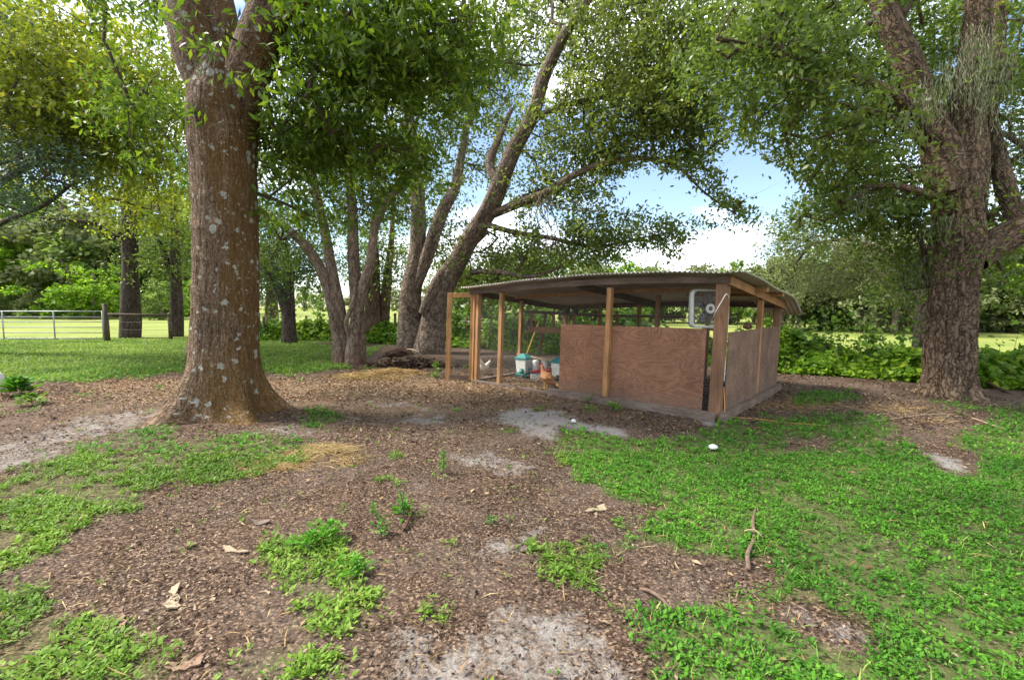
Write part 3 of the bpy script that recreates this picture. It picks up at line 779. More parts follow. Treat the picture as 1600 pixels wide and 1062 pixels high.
# ---- the large leaning oak in the middle
YO = 16.6
def LP(l): return [P(*q) for q in l]
lean = LP([(668, 560, YO), (685, 470, YO), (727, 385, YO - .4), (765, 325, YO - 1), (800, 240, YO - 1.8), (832, 180, YO - 2.3), (850, 120, YO - 2.7), (885, 50, YO - 3.1), (925, -10, YO - 3.4), (980, -110, YO - 3.6)])
lean[0][2] = -.2
lft = LP([(642, 560, YO + .3), (641, 470, YO + .3), (652, 390, YO + .2), (652, 300, YO + .2), (641, 230, YO + .3), (640, 150, YO + .6), (650, 40, YO + 1), (650, -80, YO + 1)])
lft[0][2] = -.2
tree('leaning_oak', 'great oak whose main limb leans up to the right over the coop', (-3.4, YO, 0),
     [(lean, [.62, .38, .32, .285, .25, .22, .18, .15, .11, .07]), (lft, [.6, .38, .3, .25, .21, .17, .12, .08]),
      (LP([(650, 450, YO + .1), (668, 400, YO), (690, 335, YO), (712, 290, YO), (722, 240, YO + .2), (735, 170, YO + .4)]), [.18, .24, .23, .19, .14, .08]),
      (LP([(662, 490, YO - .2), (685, 440, YO - .3), (712, 405, YO - .2), (760, 360, YO)]), [.2, .24, .2, .12]),
      (LP([(770, 335, YO - 1), (810, 318, YO - 1.6), (850, 302, YO - 2.1), (900, 272, YO - 2.6), (950, 254, YO - 2.9), (1010, 248, YO - 3.2), (1060, 262, YO - 3.4), (1100, 300, YO - 3.6), (1150, 335, YO - 3.7)]), [.14, .16, .13, .1, .085, .065, .045, .03, .02]),
      (LP([(782, 290, YO - 1.4), (765, 258, YO - 1.2), (780, 215, YO - 1), (800, 170, YO - .8)]), [.15, .15, .11, .06]),
      (LP([(838, 185, YO - 2.3), (880, 165, YO - 2.6), (950, 150, YO - 3), (1040, 130, YO - 3.6)]), [.1, .1, .07, .04]),
      (LP([(757, 350, YO - .9), (800, 362, YO - 1.1), (860, 372, YO - 1.2), (930, 385, YO - 1.3), (1000, 372, YO - 1.5), (1050, 362, YO - 1.6)]), [.1, .09, .07, .05, .03, .012]),
      (LP([(735, 425, YO - .5), (780, 425, YO - .8), (830, 432, YO - 1), (880, 415, YO - 1.2)]), [.09, .09, .07, .04])],
     [(700, 110, 17.5, 110, 110, 2.2, 46), (820, 60, 16.5, 110, 80, 1.8, 36), (980, 60, 13.6, 130, 70, 2, 60), (1090, 110, 12.5, 90, 80, 1.6, 34),
      (960, 165, 13.8, 100, 50, 1.8, 34), (770, 210, 18, 80, 80, 2, 24), (900, 240, 14.8, 70, 45, 1.4, 20), (900, 345, 15, 85, 45, 1.6, 24),
      (940, 385, 15.5, 90, 30, 1.6, 22), (800, 400, 17, 90, 35, 2, 24), (760, 440, 17.5, 60, 20, 1.5, 10), (1050, 250, 13.3, 50, 20, .6, 10), (1110, 295, 13, 35, 30, .6, 10), (960, 240, 13.8, 40, 20, .8, 8),
      (1150, 322, 12.9, 26, 16, .4, 8), (1040, 365, 15, 45, 22, 1, 10), (1010, 200, 13, 70, 40, 1.3, 16), (660, 300, 18, 60, 90, 2, 16), (700, 400, 18.5, 60, 50, 1.5, 14),
      (1100, 190, 13, 70, 40, 1, 16), (880, 20, 16.5, 90, 40, 1.5, 16), (1150, 30, 12.5, 80, 60, 1.5, 22), (640, 200, 18, 50, 90, 1.5, 14), (850, 290, 15.5, 60, 40, 1.5, 10)],
     'oak_leaf', 'bark_lean', seg=40, step=.12,
     fol=dict(leafL=.14, leafW=.068, subs=6, per=40, spread=.55, cl=.2, droop=.35), wob=.06, rmax=.07, twig='twig')

# ---- multi-stemmed tree left of it
YM = 13.6
def zb(l, z=-.15): l[0][2] = z; return l
tree('multi_stem_tree', 'pale barked tree splitting into four slender stems from one reddish foot', (-4.8, YM, 0),
     [(zb(LP([(533, 578, YM), (527, 520, YM), (512, 450, YM), (490, 400, YM), (455, 362, YM), (415, 335, YM), (370, 315, YM)])), [.26, .17, .15, .14, .12, .1, .07]),
      (zb(LP([(540, 578, YM + .1), (533, 500, YM + .1), (520, 430, YM + .1), (505, 350, YM + .2), (490, 280, YM + .3), (480, 200, YM + .4)])), [.26, .18, .16, .14, .12, .08]),
      (zb(LP([(560, 576, YM + .2), (558, 480, YM + .2), (552, 400, YM + .2), (550, 320, YM + .3), (543, 250, YM + .4), (545, 170, YM + .5)])), [.26, .2, .17, .14, .11, .07]),
      (zb(LP([(551, 578, YM - .2), (552, 530, YM - .2), (562, 470, YM - .2), (578, 410, YM - .2), (588, 350, YM - .1), (612, 305, YM), (645, 270, YM), (650, 220, YM)])), [.26, .18, .16, .14, .12, .1, .08, .05]),
      (LP([(548, 530, YM - .3), (541, 505, YM - .45), (552, 470, YM - .4), (556, 440, YM - .3)]), [.04, .07, .06, .04])],
     [(450, 330, 13.5, 60, 50, 1.5, 18), (480, 230, 14, 70, 70, 1.6, 26), (550, 220, 14, 70, 80, 1.6, 28), (610, 290, 14, 50, 70, 1.3, 18), (430, 400, 14.5, 40, 40, 1.2, 10),
      (560, 330, 14.5, 60, 40, 1.2, 10)],
     'oak_leaf_b', 'bark_multi', seg=24, step=.1, fol=dict(leafL=.12, leafW=.055, subs=6, per=38, spread=.5, cl=.19, droop=.35), wob=.05, rmax=.05)

# ---- other trees
def mid_tree(name, label, px, by, Y, r, top, blobs, leaf, bark, lean_px=0, forks=(), L=.13, per=42, subs=6, spread=.6, group=None):
    b = P(px, by, Y); b[2] = -.2
    pts = [b, P(px + lean_px * .1, by - (by - top) * .3, Y), P(px + lean_px * .5, by - (by - top) * .65, Y), P(px + lean_px, top, Y)]
    limbs = [(pts, [r * 1.35, r, r * .8, r * .12])]
    for f_ in forks: limbs.append((LP(f_[0]), f_[1]))
    return tree(name, label, (b[0], Y, 0), limbs, blobs, leaf, bark, seg=20, step=.25,
                fol=dict(leafL=L, leafW=L * .5, subs=subs, per=per, spread=spread, cl=.24, droop=.3), rmax=.07)
mid_tree('pasture_tree', 'straight dark trunked tree behind the gate with yellow green crown', 204, 526, 24, .36, 150,
         [(150, 110, 17, 150, 90, 3, 95), (80, 210, 16, 90, 60, 3, 44), (200, 220, 17, 80, 80, 3, 50), (170, 310, 20, 90, 35, 3, 22), (60, 120, 14, 70, 60, 2, 20)],
         'yellow_leaf', 'bark_dark', -6, [([(198, 345, 24), (180, 370, 23.6), (150, 350, 23), (110, 345, 22.5), (60, 340, 22)], [.14, .16, .13, .1, .05]),
                                          ([(205, 330, 24), (235, 270, 24), (260, 200, 24)], [.2, .16, .08])], L=.17, per=50, spread=.75)
mid_tree('left_edge_tree', 'blue green tree reaching bare limbs in from the left edge of the photo', -60, 520, 16, .4, 60,
         [(10, 250, 13.5, 55, 35, 2, 14), (5, 310, 13.5, 50, 35, 2, 12), (0, 30, 13, 60, 35, 2, 9), (0, 190, 13.5, 40, 40, 2, 7), (75, 260, 13.5, 35, 20, 1.5, 4)],
         'blue_leaf', 'bark_dark', 0, [([(-60, 330, 16), (0, 285, 15), (60, 255, 14.6), (110, 250, 14.4)], [.13, .11, .08, .04]),
                                       ([(-60, 380, 16), (10, 345, 15), (70, 320, 14.6), (110, 290, 14.4)], [.1, .08, .06, .03])], L=.11, per=44)
mid_tree('fence_tree', 'crooked slim dark tree just right of the rail fence', 276, 524, 25, .26, 230,
         [(280, 380, 25, 45, 50, 2.5, 18), (270, 290, 25, 45, 50, 2.5, 16), (250, 420, 25, 40, 30, 2, 9)], 'oak_leaf_b', 'bark_dark', -10,
         [([(272, 440, 25), (258, 400, 25), (240, 360, 25)], [.2, .16, .08])], L=.15)
mid_tree('shade_tree', 'short dark tree forking left, behind the big lichen spotted trunk', 452, 538, 20.7, .27, 370,
         [(440, 400, 21, 50, 35, 2, 16), (480, 420, 21.5, 50, 25, 2, 12), (410, 430, 21, 30, 22, 2, 7), (430, 340, 21.5, 50, 40, 2, 12)], 'dark_leaf', 'bark_dark', -4,
         [([(449, 490, 20.7), (437, 455, 20.7), (418, 425, 20.7), (405, 400, 20.7)], [.22, .2, .15, .08])], L=.15)
mid_tree('distant_reddish_tree', 'small reddish trunked tree by the fence, seen left of the dark forked tree', 424, 515, 29, .36, 400,
         [(424, 440, 29, 36, 22, 2, 12), (400, 400, 29, 30, 30, 2, 9)], 'dark_leaf', 'bark_warm', 2, L=.18)
mid_tree('warm_bark_tree', 'orange brown trunk between the multi stemmed tree and the leaning oak', 583, 532, 22, .36, 330,
         [(590, 400, 22.5, 45, 40, 2, 18), (560, 350, 22.5, 50, 40, 2, 14), (610, 430, 22, 30, 22, 2, 8)], 'oak_leaf_b', 'bark_warm', 0,
         [([(598, 536, 22.2), (601, 480, 22.2), (606, 430, 22.2), (612, 370, 22.2), (615, 300, 22.2)], [.3, .26, .2, .13, .05])], L=.15)
mid_tree('mossy_tree', 'slim leaning tree hung with grey moss just behind the thick oak', 1440, 560, 13, .2, 330,
         [(1270, 380, 16, 60, 45, 1.5, 20), (1350, 390, 15.5, 70, 45, 1.5, 24), (1420, 420, 14.5, 45, 45, 1.2, 14), (1250, 430, 17, 45, 25, 1.5, 7), (1330, 440, 15, 60, 20, 1.2, 8)],
         'far_leaf_b', 'bark_lean', 45, [([(1452, 470, 13), (1410, 445, 14), (1350, 420, 15), (1290, 420, 15.5)], [.1, .09, .07, .04]),
                                          ([(1462, 430, 13), (1400, 400, 14), (1330, 375, 15), (1270, 380, 15.7)], [.1, .08, .06, .04])], L=.1, per=44, spread=.45)

# ---- Spanish moss and dead hanging twigs
def moss(root, anchors, n=26):
    c, d, nn, L, W, r = [], [], [], [], [], []
    for a, ln, sp in anchors:
        for i in range(n):
            o = np.array(a) + rng.normal(size=3) * [sp, sp, sp * .3]; z = 0
            tl = ln * rng.uniform(.4, 1.0)
            while z < tl:
                l = rng.uniform(.06, .14)
                dd = np.array([rng.normal() * .25, rng.normal() * .25, -1])
                c.append(o.copy()); d.append(dd); nn.append(rng.normal(size=3)); L.append(l * 1.2); W.append(rng.uniform(.006, .016)); r.append(rng.random())
                o = o + dd / np.linalg.norm(dd) * l; z += l
    me = leaf_mesh('spanish_moss', np.array(c), np.array(d), np.array(nn), np.array(L), np.array(W), np.array(r))
    link('spanish_moss', me, M['moss_strand'], root, kind='stuff')
moss(orr, [(P(x, y, Y), l, .16) for x, y, Y, l in [(1430, 150, 8.2, .8), (1445, 165, 8.3, .7), (1540, 60, 8, 1.3), (1555, 90, 8, 1.4), (1530, 110, 8.1, 1.2), (1520, 40, 8, 1.2),
     (1470, 340, 8.2, .5), (1350, 300, 8.2, .5), (1450, 130, 8.2, .8), (1580, 180, 8.4, 1.0), (1435, 400, 9, .8), (1480, 100, 8, .7)]], 36)
mt_root = bpy.data.objects['mossy_tree']
moss(mt_root, [(P(x, y, Y), l, .2) for x, y, Y, l in [(1290, 420, 15, 1.0), (1275, 430, 15, .8), (1350, 400, 15, 1.2), (1400, 440, 14, 1.0), (1320, 430, 15, .8), (1240, 440, 16, .8)]], 50)
bp = bpy.data.objects['leaning_oak']
mbd = MB()
for k in range(13):
    q = P(848 + rng.normal() * 9, 300 + rng.random() * 12, 14.4); pts = [q.copy()]
    for s in range(7):
        q = q + np.array([rng.normal() * .13 + .02, rng.normal() * .12, -rng.uniform(.12, .36)]); pts.append(q.copy())
    mbd.tube(pts, [.018 - .002 * i for i in range(8)], 4)
mbd.build('dead_branches', M['twig_light'], bp, kind='stuff')

# ------------------------------------------------------------------ far trees: a few kinds, copied
def far_kind(i, h, w, leaf, n=34, low=.1):
    r = thing('background_tree', 'x', 'tree', (0, 0, 0))
    me, Q, R = trunk_mesh('trunk', [(0, 0, -.5), (.1, 0, h * .25), (-.1, .1, h * .5), (0, 0, h * .85)], [h * .03, h * .022, h * .016, h * .006], 8, .5)
    link('trunk', me, M['bark_lean'], r)
    u = unit(rng.normal(size=(n, 3))) * (rng.random((n, 1)) ** .5)
    tips = np.array([0, 0, h * (.5 + low / 2)]) + u * [w / 2, w / 2, h * (.5 - low / 2)]
    tips = tips[tips[:, 2] > .2]
    sub, _ = foliage('background_crown', tips, M[leaf], r, leafL=h * .042, leafW=h * .026, subs=6, per=44, spread=h * .07, cl=h * .025, gaps=False)
    return r
def copy_tree(o):
    c = o.copy(); COL.objects.link(c)
    for ch in o.children:
        d = ch.copy(); COL.objects.link(d); d.parent = c
    return c
kinds = [far_kind(0, 8, 6.5, 'far_leaf', low=-.1), far_kind(1, 7, 7, 'far_leaf_b', low=-.1), far_kind(2, 9, 6, 'far_leaf', low=0), far_kind(3, 6.5, 7, 'far_leaf', low=-.15), far_kind(4, 8, 7.5, 'vine_leaf', low=-.15), far_kind(5, 8, 7, 'far_leaf_b', low=-.15)]
used = [False] * 6
def far_tree(px, Y, h, kind, label, group):
    k = kinds[kind]; o = k if not used[kind] else copy_tree(k); used[kind] = True
    o.location = ((px - 800) / F * Y, Y, 0); s = h / 8.0
    o.scale = (s * rng.uniform(.95, 1.3), s * rng.uniform(.95, 1.3), s); o.rotation_euler = (0, 0, rng.uniform(0, 6.28))
    o['label'] = label; o['group'] = group
    for ch in o.children: ch.matrix_parent_inverse = Matrix.Identity(4)
g1 = 'trees of the far treeline beyond the gate'
for i, px in enumerate(range(-260, 330, 36)):
    far_tree(px + rng.uniform(-9, 9), rng.uniform(66, 90), rng.uniform(16, 22), [0, 4, 2, 0, 5, 4][i % 6], 'bright green tree in the treeline beyond the metal gate', g1)
g1b = 'light green bushes in front of the treeline beyond the gate'
BL = ['short pale bush beyond the gate, left of its middle upright', 'tallest light green bushy tree beyond the gate, right of its middle upright', 'light green bushy tree seen past the right end of the gate', 'pale bush beyond the gate at the left edge of the photo', 'bush beyond the rail fence, right of the dark straight trunk', 'bush beyond the fence hard against the big spotted trunk']
for i, (px, Y, h) in enumerate([(60, 62, 4.5), (110, 60, 8.5), (150, 58, 7.5), (10, 64, 5), (250, 55, 5), (300, 60, 6)]):
    far_tree(px, Y, h, [5, 4, 4, 3, 0, 4][i], BL[i], g1b)
g2 = 'low trees on the horizon across the pasture'
for i, px in enumerate(range(340, 960, 34)):
    far_tree(px + rng.uniform(-9, 9), rng.uniform(120, 165), rng.uniform(5, 8.5), [0, 1, 3, 5, 2][i % 5], 'low tree on the horizon across the pasture', g2)
g3 = 'trees beyond the pasture behind the coop'
for i, px in enumerate(range(700, 1260, 34)):
    far_tree(px + rng.uniform(-9, 9), rng.uniform(38, 47), rng.uniform(5.2, 7.0), [1, 0, 4, 5, 2, 1][i % 6], 'rounded light green tree beyond the pasture behind the coop', g3)
g4 = 'trees beyond the pasture on the right'
for i, px in enumerate(range(1215, 1780, 30)):
    far_tree(px + rng.uniform(-9, 9), rng.uniform(27, 34), rng.uniform(5.0, 7.6), [5, 1, 4, 0, 5, 1][i % 6], 'rounded tree of the near treeline right of the coop', g4)
c, = [None]
def woodland(name, label, px0, px1, Y, h, n, L):
    px = rng.uniform(px0, px1, n); yy = Y + rng.uniform(0, 8, n); x = (px - 800) / F * yy
    top = h * (.55 + .6 * n2(x, yy, 6.0 / Y, 77, 3)); z = rng.random(n) ** .8 * top
    c = np.stack([x, yy, z], 1)
    me = leaf_mesh(name, c, rng.normal(size=(n, 3)), rng.normal(size=(n, 3)) + [0, -.6, .6], L * rng.uniform(.6, 1.3, n), L * .6, np.clip(rng.normal(.4, .25, n), 0, 1))
    link(name, me, M['far_leaf'], kind='stuff', label=label, cat='woodland')
woodland('woodland', 'distant wood filling in behind the trees left beyond the gate', -300, 400, 100, 17, 22000, .9)
woodland('woodland', 'distant wood behind the rounded trees on the right', 880, 1900, 62, 8, 16000, .6)

# ------------------------------------------------------------------ undergrowth of broad-leaved vines along the fence
def undergrowth(name, label, line, n, L, hfun, mat, thick=2.2, seed=0, amp=2.2):
    line = np.array(line, float); seg = np.linalg.norm(np.diff(line, axis=0), axis=1); cum = np.concatenate([[0], np.cumsum(seg)])
    t = rng.random(n) * cum[-1]; x = np.interp(t, cum, line[:, 0]); y = np.interp(t, cum, line[:, 1])
    dv = np.stack([np.interp(t + .1, cum, line[:, 0]) - np.interp(t - .1, cum, line[:, 0]), np.interp(t + .1, cum, line[:, 1]) - np.interp(t - .1, cum, line[:, 1])], 1)
    dv = dv / (np.linalg.norm(dv, axis=1, keepdims=True) + 1e-9); nrm = np.stack([-dv[:, 1], dv[:, 0]], 1)
    w = rng.random(n); x = x + nrm[:, 0] * (w) * thick; y = y + nrm[:, 1] * (w) * thick
    prof = np.clip(np.minimum(w * 3.2 + .12, 1), 0, 1)
    top = hfun(t / cum[-1]) * prof * np.clip(.5 + amp * (n2(x, y, 1.1, 50 + seed, 3) - .5), .12, 2) * 1.3 + .05
    z = top * (1 - rng.random(n) ** 2.2 * .95)
    c = np.stack([x, y, z + gz(x, y)], 1)
    d = rng.normal(size=(n, 3)) * [1, 1, .4] + [0, 0, -.25]; nn = rng.normal(size=(n, 3)) * .5 + [0, -.45, .8]
    sc = rng.uniform(.5, 1.3, n)
    me = leaf_mesh(name, c, d, nn, L * sc, L * .85 * sc, np.clip(rng.normal(.38, .26, n), 0, 1), .12, six=True)
    link(name, me, M[mat], kind='stuff', label=label, cat='undergrowth')
    # stems
    mbs = MB()
    for i in rng.integers(0, n, 260):
        a = c[i]; mbs.tube([(a[0] + rng.normal() * .05, a[1], 0), (a[0] + rng.normal() * .06, a[1], a[2] * .5), tuple(a)], [.007, .005, .003], 3, False)
    mbs.build('vine_stems', M['twig'], kind='stuff', label='thin stems of ' + label.split(' of ')[-1], cat='undergrowth')
undergrowth('vine_undergrowth', 'dense bank of broad leaved green vines left of and behind the coop', [(-15, 22.4), (-9.4, 22.2), (-6, 20.8), (-2.5, 19), (1, 16.5), (4.2, 14.2), (6, 12.9)], 42000, .17,
            lambda t: .85 + .35 * np.clip((t - .35) * 4, 0, 1) - .55 * np.clip((t - .8) * 6, 0, 1), 'vine_leaf', 2.6)
undergrowth('vine_undergrowth', 'low bank of broad leaved vines between the coop and the right oak', [(5.6, 12.6), (6.8, 11.4), (8.2, 10.6), (10.0, 9.4), (13, 7.5)], 19000, .15,
            lambda t: .66 + 0 * t, 'vine_leaf', 2.6, 3)
undergrowth('vine_undergrowth', 'tall loose weeds scrambling up beside the back corner of the coop', [(5.9, 11.4), (7.2, 11.6)], 2600, .12, lambda t: 1.25 + 0 * t, 'vine_leaf', 1.0, 5)

undergrowth('tall_weeds', 'scattered taller shoots poking out above the vines on the right', [(5.6, 12.4), (6.8, 11.4), (8.2, 10.6), (10.0, 9.4), (13, 7.5)], 2600, .12, lambda t: 1.0 + 0 * t, 'clover_b', 2.4, 9, 5)
undergrowth('tall_weeds', 'scattered taller shoots poking out above the vines on the left', [(-15, 22.4), (-9.4, 22.2), (-6, 20.8), (-2.5, 19), (1, 16.5), (4.2, 14.2)], 5000, .16, lambda t: 1.35 + 0 * t, 'clover_b', 2.4, 12, 5)
# ------------------------------------------------------------------ coop
FRc = np.array([3.05, 6.82]); U = np.array([-.741, .671]); V_ = np.array([.671, .741]); Lu, Dv = 5.2, 3.35
LEAN = .032; SAG = .012; BOW = .07
def C(u, v, z):
    p = FRc + U * u + V_ * v
    t = min(max(u / Lu, 0), 1)
    return (p[0] + LEAN * z, p[1], z + (BOW * math.sin(PI * t ** .8) - SAG * u) * max(z, 0) / 2.1 if z > 1.5 else z)
def fu(px, v=0.0):
    """u of the point of the line v=const whose world ray has column px"""
    best = min(np.linspace(-.6, Lu + 1, 2000), key=lambda u: abs(proj(np.array([C(u, v, .9)]))[0][0] - px)); return float(best)
def fv(px, u=0.0):
    best = min(np.linspace(-.6, Dv + 1, 2000), key=lambda v: abs(proj(np.array([C(u, v, .9)]))[0][0] - px)); return float(best)
def cbox(mb, u0, u1, v0, v1, z0, z1, z0b=None, z1b=None):
    """box in coop axes; optional other heights at v1"""
    a, b = (z0, z1); c_, d_ = (z0 if z0b is None else z0b), (z1 if z1b is None else z1b)
    mb.hexa([C(u0, v0, a), C(u0, v1, c_), C(u1, v1, c_), C(u1, v0, a), C(u0, v0, b), C(u0, v1, d_), C(u1, v1, d_), C(u1, v0, b)])
def cpart(name, mat, dims, parent, bevel=.004, **k):
    mb = MB(); cbox(mb, *dims); return mb.build(name, M[mat], parent, bevel=bevel, **k)
coop = thing('chicken_coop', 'open chicken coop of orange posts and reddish plywood panels under a corrugated metal roof', 'chicken coop', (2.2, 9.6, 0))
ZT = 2.03; ZB = 1.73                                    # top of frame, front and back
def zr(v): return ZT - (ZT - ZB) * v / Dv
# sills
cpart('sill', 'sill', (-.05, 3.05, -.19, -.08, -.02, .13), coop)
cpart('sill', 'sill', (3.07, Lu, -.12, -.03, -.06, .05), coop)
cpart('sill', 'sill', (-.17, -.06, -.05, Dv, -.03, .14), coop)
cpart('sill', 'sill', (-.21, -.11, -.165, -.06, -.05, .11), coop)
cpart('sill', 'sill', (Lu - .05, Lu + .06, .0, Dv, -.05, .06), coop)
cpart('sill', 'sill', (0, Lu, Dv - .03, Dv + .08, -.04, .1), coop)
# posts
cpart('corner_post', 'post_old', (-.075, .085, -.075, .085, .02, ZT), coop, .008)
cpart('corner_post', 'post', (Lu - .05, Lu + .045, -.05, .05, -.02, ZT), coop)
cpart('corner_post', 'post_old', (-.06, .06, Dv - .06, Dv + .06, 0, ZB), coop)
cpart('corner_post', 'post_old', (Lu - .06, Lu + .06, Dv - .06, Dv + .06, 0, ZB), coop)
u_ = fu(783); cpart('post', 'post', (u_ - .045, u_ + .045, -.06, .03, 0, ZT - .02), coop)
u_ = fu(954); cpart('post', 'post', (u_ - .045, u_ + .045, -.15, -.06, 0.13, ZT - .06), coop)
um = u_
v_ = fv(1178); cpart('post', 'post', (-.1, -.01, v_ - .045, v_ + .045, .14, zr(v_) - .02), coop); vm = v_
v_ = fv(813, Lu); cpart('post', 'post', (Lu - .04, Lu + .04, v_ - .04, v_ + .04, 0, zr(v_) - .02), coop)
for uu in (1.35, 3.0, 4.1):
    cpart('post', 'post_old', (uu - .04, uu + .04, Dv - .04, Dv + .04, 0, ZB), coop)
cpart('post', 'post_old', (1.75, 1.83, 1.7, 1.78, 0, zr(1.7)), coop)
# door-jamb doubling at the front left corner
cpart('post', 'post', (Lu + .05, Lu + .11, -.07, .03, -.02, ZT - .03), coop)
# frame beams
def cbeam(name, mat, u0, u1, v0, v1, z0, z1, n=14):
    mb = MB(); us = np.linspace(u0, u1, n + 1); vs = []
    for u in us: vs += [C(u, v0, z0), C(u, v1, z0), C(u, v1, z1), C(u, v0, z1)]
    fs = [(0, 3, 2, 1), (4 * n, 4 * n + 1, 4 * n + 2, 4 * n + 3)]
    for i in range(n):
        b = 4 * i
        for k in range(4): fs.append((b + k, b + (k + 1) % 4, b + 4 + (k + 1) % 4, b + 4 + k))
    mb.add(vs, fs); return mb.build(name, M[mat], coop)
cbeam('front_beam', 'beam_h', -.1, Lu + .2, -.105, -.062, ZT - .005, ZT + .095)
cbeam('back_beam', 'beam_h', -.1, Lu + .1, Dv + .065, Dv + .11, ZB - .08, ZB + .05)
cpart('rafter', 'post', (-.125, -.08, -.06, Dv + .06, ZT - .03, ZT + .1, ZB - .09, ZB + .05), coop)
cpart('rafter', 'beam_h', (Lu + .065, Lu + .11, -.0, Dv + .06, ZT - .05, ZT + .08, ZB - .11, ZB + .03), coop)
cpart('rafter', 'beam_h', (2.55, 2.6, -.06, Dv + .06, ZT - .03, ZT + .09, ZB - .11, ZB + .03), coop)
cbeam('purlin', 'post', -.3, Lu, 1.2, 1.29, zr(1.2) - .0, zr(1.2) + .07)
cpart('purlin', 'post', (-.32, 1.4, 2.2, 2.29, zr(2.2) + .03, zr(2.2) + .09), coop)
# plywood panels (grain in panel coordinates)
def panel(u0, u1, v0, v1, z0, z1, mat, lab=None):
    mb = MB(); cbox(mb, u0, u1, v0, v1, z0, z1); me = mb.mesh('plywood_panel')
    off = rng.uniform(0, 20)
    loc = []
    for (x, y, z) in mb.v:
        x -= LEAN * z; d = np.array([x, y]) - FRc; loc.append((d.dot(U) + off, d.dot(V_) * 1.0, z + off * .3))
    vert_vec(me, 'pl', np.array(loc))
    link('plywood_panel', me, M[mat], coop, label=lab)
uA = fu(878); uB = fu(955); uC = fu(1104)
panel(uB + .005, uA, -.06, -.048, .1, 1.36, 'ply')
panel(uC, uB - .005, -.075, -.062, .12, 1.36, 'ply')
panel(-.095, -.083, .09, vm - .05, .14, 1.31, 'ply_side', 'weathered grey brown side panel with dark mould stains')
panel(-.09, -.078, vm + .05, Dv - .065, .14, 1.31, 'ply_side', 'weathered grey brown side panel with dark mould stains')
# roof sheets: corrugated, ribs run front to back
def sheet(u0, u1, v0, v1, mat, lift=0.0, droop=0.0):
    pu = .076; nu = int(round((u1 - u0) / pu * 6)); nv = 26
    us = np.linspace(u0, u1, nu + 1); vs = np.linspace(v0, v1, nv + 1); vv = []
    for v in vs:
        for u in us:
            z = ZT + .125 - (ZT - ZB + .03) * v / Dv + .014 * math.sin(2 * PI * u / pu) + lift
            z += -.05 * max(0, (v - Dv * .55) / (v1 - Dv * .55)) ** 2 - droop * max(0, (v - Dv + .3) / (v1 - Dv + .3)) ** 1.5
            z += .012 * math.sin(v * 3 + u)
            vv.append(C(u, v, z))
    m_ = nu + 1
    top = [(j * m_ + i, j * m_ + i + 1, (j + 1) * m_ + i + 1, (j + 1) * m_ + i) for j in range(nv) for i in range(nu)]
    mb = MB(); mb.add(vv, top)
    o = mb.build('roof_sheet', M[mat], coop, True)
    s = o.modifiers.new('gauge', 'SOLIDIFY'); s.thickness = .0025; s.offset = 0
    return o
edges = np.linspace(-.32, Lu + .27, 9)
for i in range(8):
    sheet(edges[i] - .03, edges[i + 1] + .03, -.3 + rng.uniform(-.02, .02), Dv + (.3 if i else .5), 'roof', .004 * (i % 2) + .002, .05 if i else .2)
# chicken wire
def hexwire(name, fpt, w, h, cell=.055, r=.0007):
    """fpt(a, b) -> world point"""
    dx = cell; dy = cell * .87; E = []
    nx_, ny_ = int(w / dx), int(h / dy)
    for j in range(ny_):
        for i in range(nx_ + 1):
            x0 = (i + .5 * (j % 2)) * dx; y0 = j * dy
            a = (x0, y0); b = (x0, y0 + dy * .55); l = (x0 - dx / 2, y0 + dy); rr_ = (x0 + dx / 2, y0 + dy)
            E += [(a, b), (b, l), (b, rr_)]
    E = np.array([e for e in E if max(e[0][0], e[1][0]) <= w and min(e[0][0], e[1][0]) >= 0 and e[1][1] <= h])
    A_ = np.array([fpt(*q) for q in E[:, 0]]); B_ = np.array([fpt(*q) for q in E[:, 1]])
    d = unit(B_ - A_); nn = np.array(fpt(1, 0)) - np.array(fpt(0, 0)); mm = np.array(fpt(0, 1)) - np.array(fpt(0, 0)); n_ = np.cross(nn, mm); n_ /= np.linalg.norm(n_)
    s = unit(np.cross(d, n_)); o1 = n_ * r; k = len(A_)
    V3 = np.stack([A_ + s * r - o1 * .5, A_ - s * r - o1 * .5, A_ + o1, B_ + s * r - o1 * .5, B_ - s * r - o1 * .5, B_ + o1], 1).reshape(-1, 3)
    b = np.arange(k)[:, None] * 6
    lo = np.concatenate([b + 0, b + 1, b + 4, b + 3, b + 1, b + 2, b + 5, b + 4, b + 2, b + 0, b + 3, b + 5], 1).ravel()
    me = raw_mesh(name, V3, lo, np.arange(k * 3) * 4, np.full(k * 3, 4))
    return me
def wire_wall(u0, v0, u1, v1, z0, z1, par):
    w = math.hypot(u1 - u0, v1 - v0)
    f_ = lambda a, b: C(u0 + (u1 - u0) * a / w, v0 + (v1 - v0) * a / w, z0 + b)
    link('chicken_wire', hexwire('chicken_wire', f_, w, z1 - z0), M['wire'], par, kind='stuff')
wire_wall(uA, -.064, Lu, -.064, .05, 2.06, coop)
wire_wall(.09, -.08, uA, -.08, .15, 2.06, coop)
wire_wall(Lu + .063, 0, Lu + .063, Dv, .05, 1.72, coop)
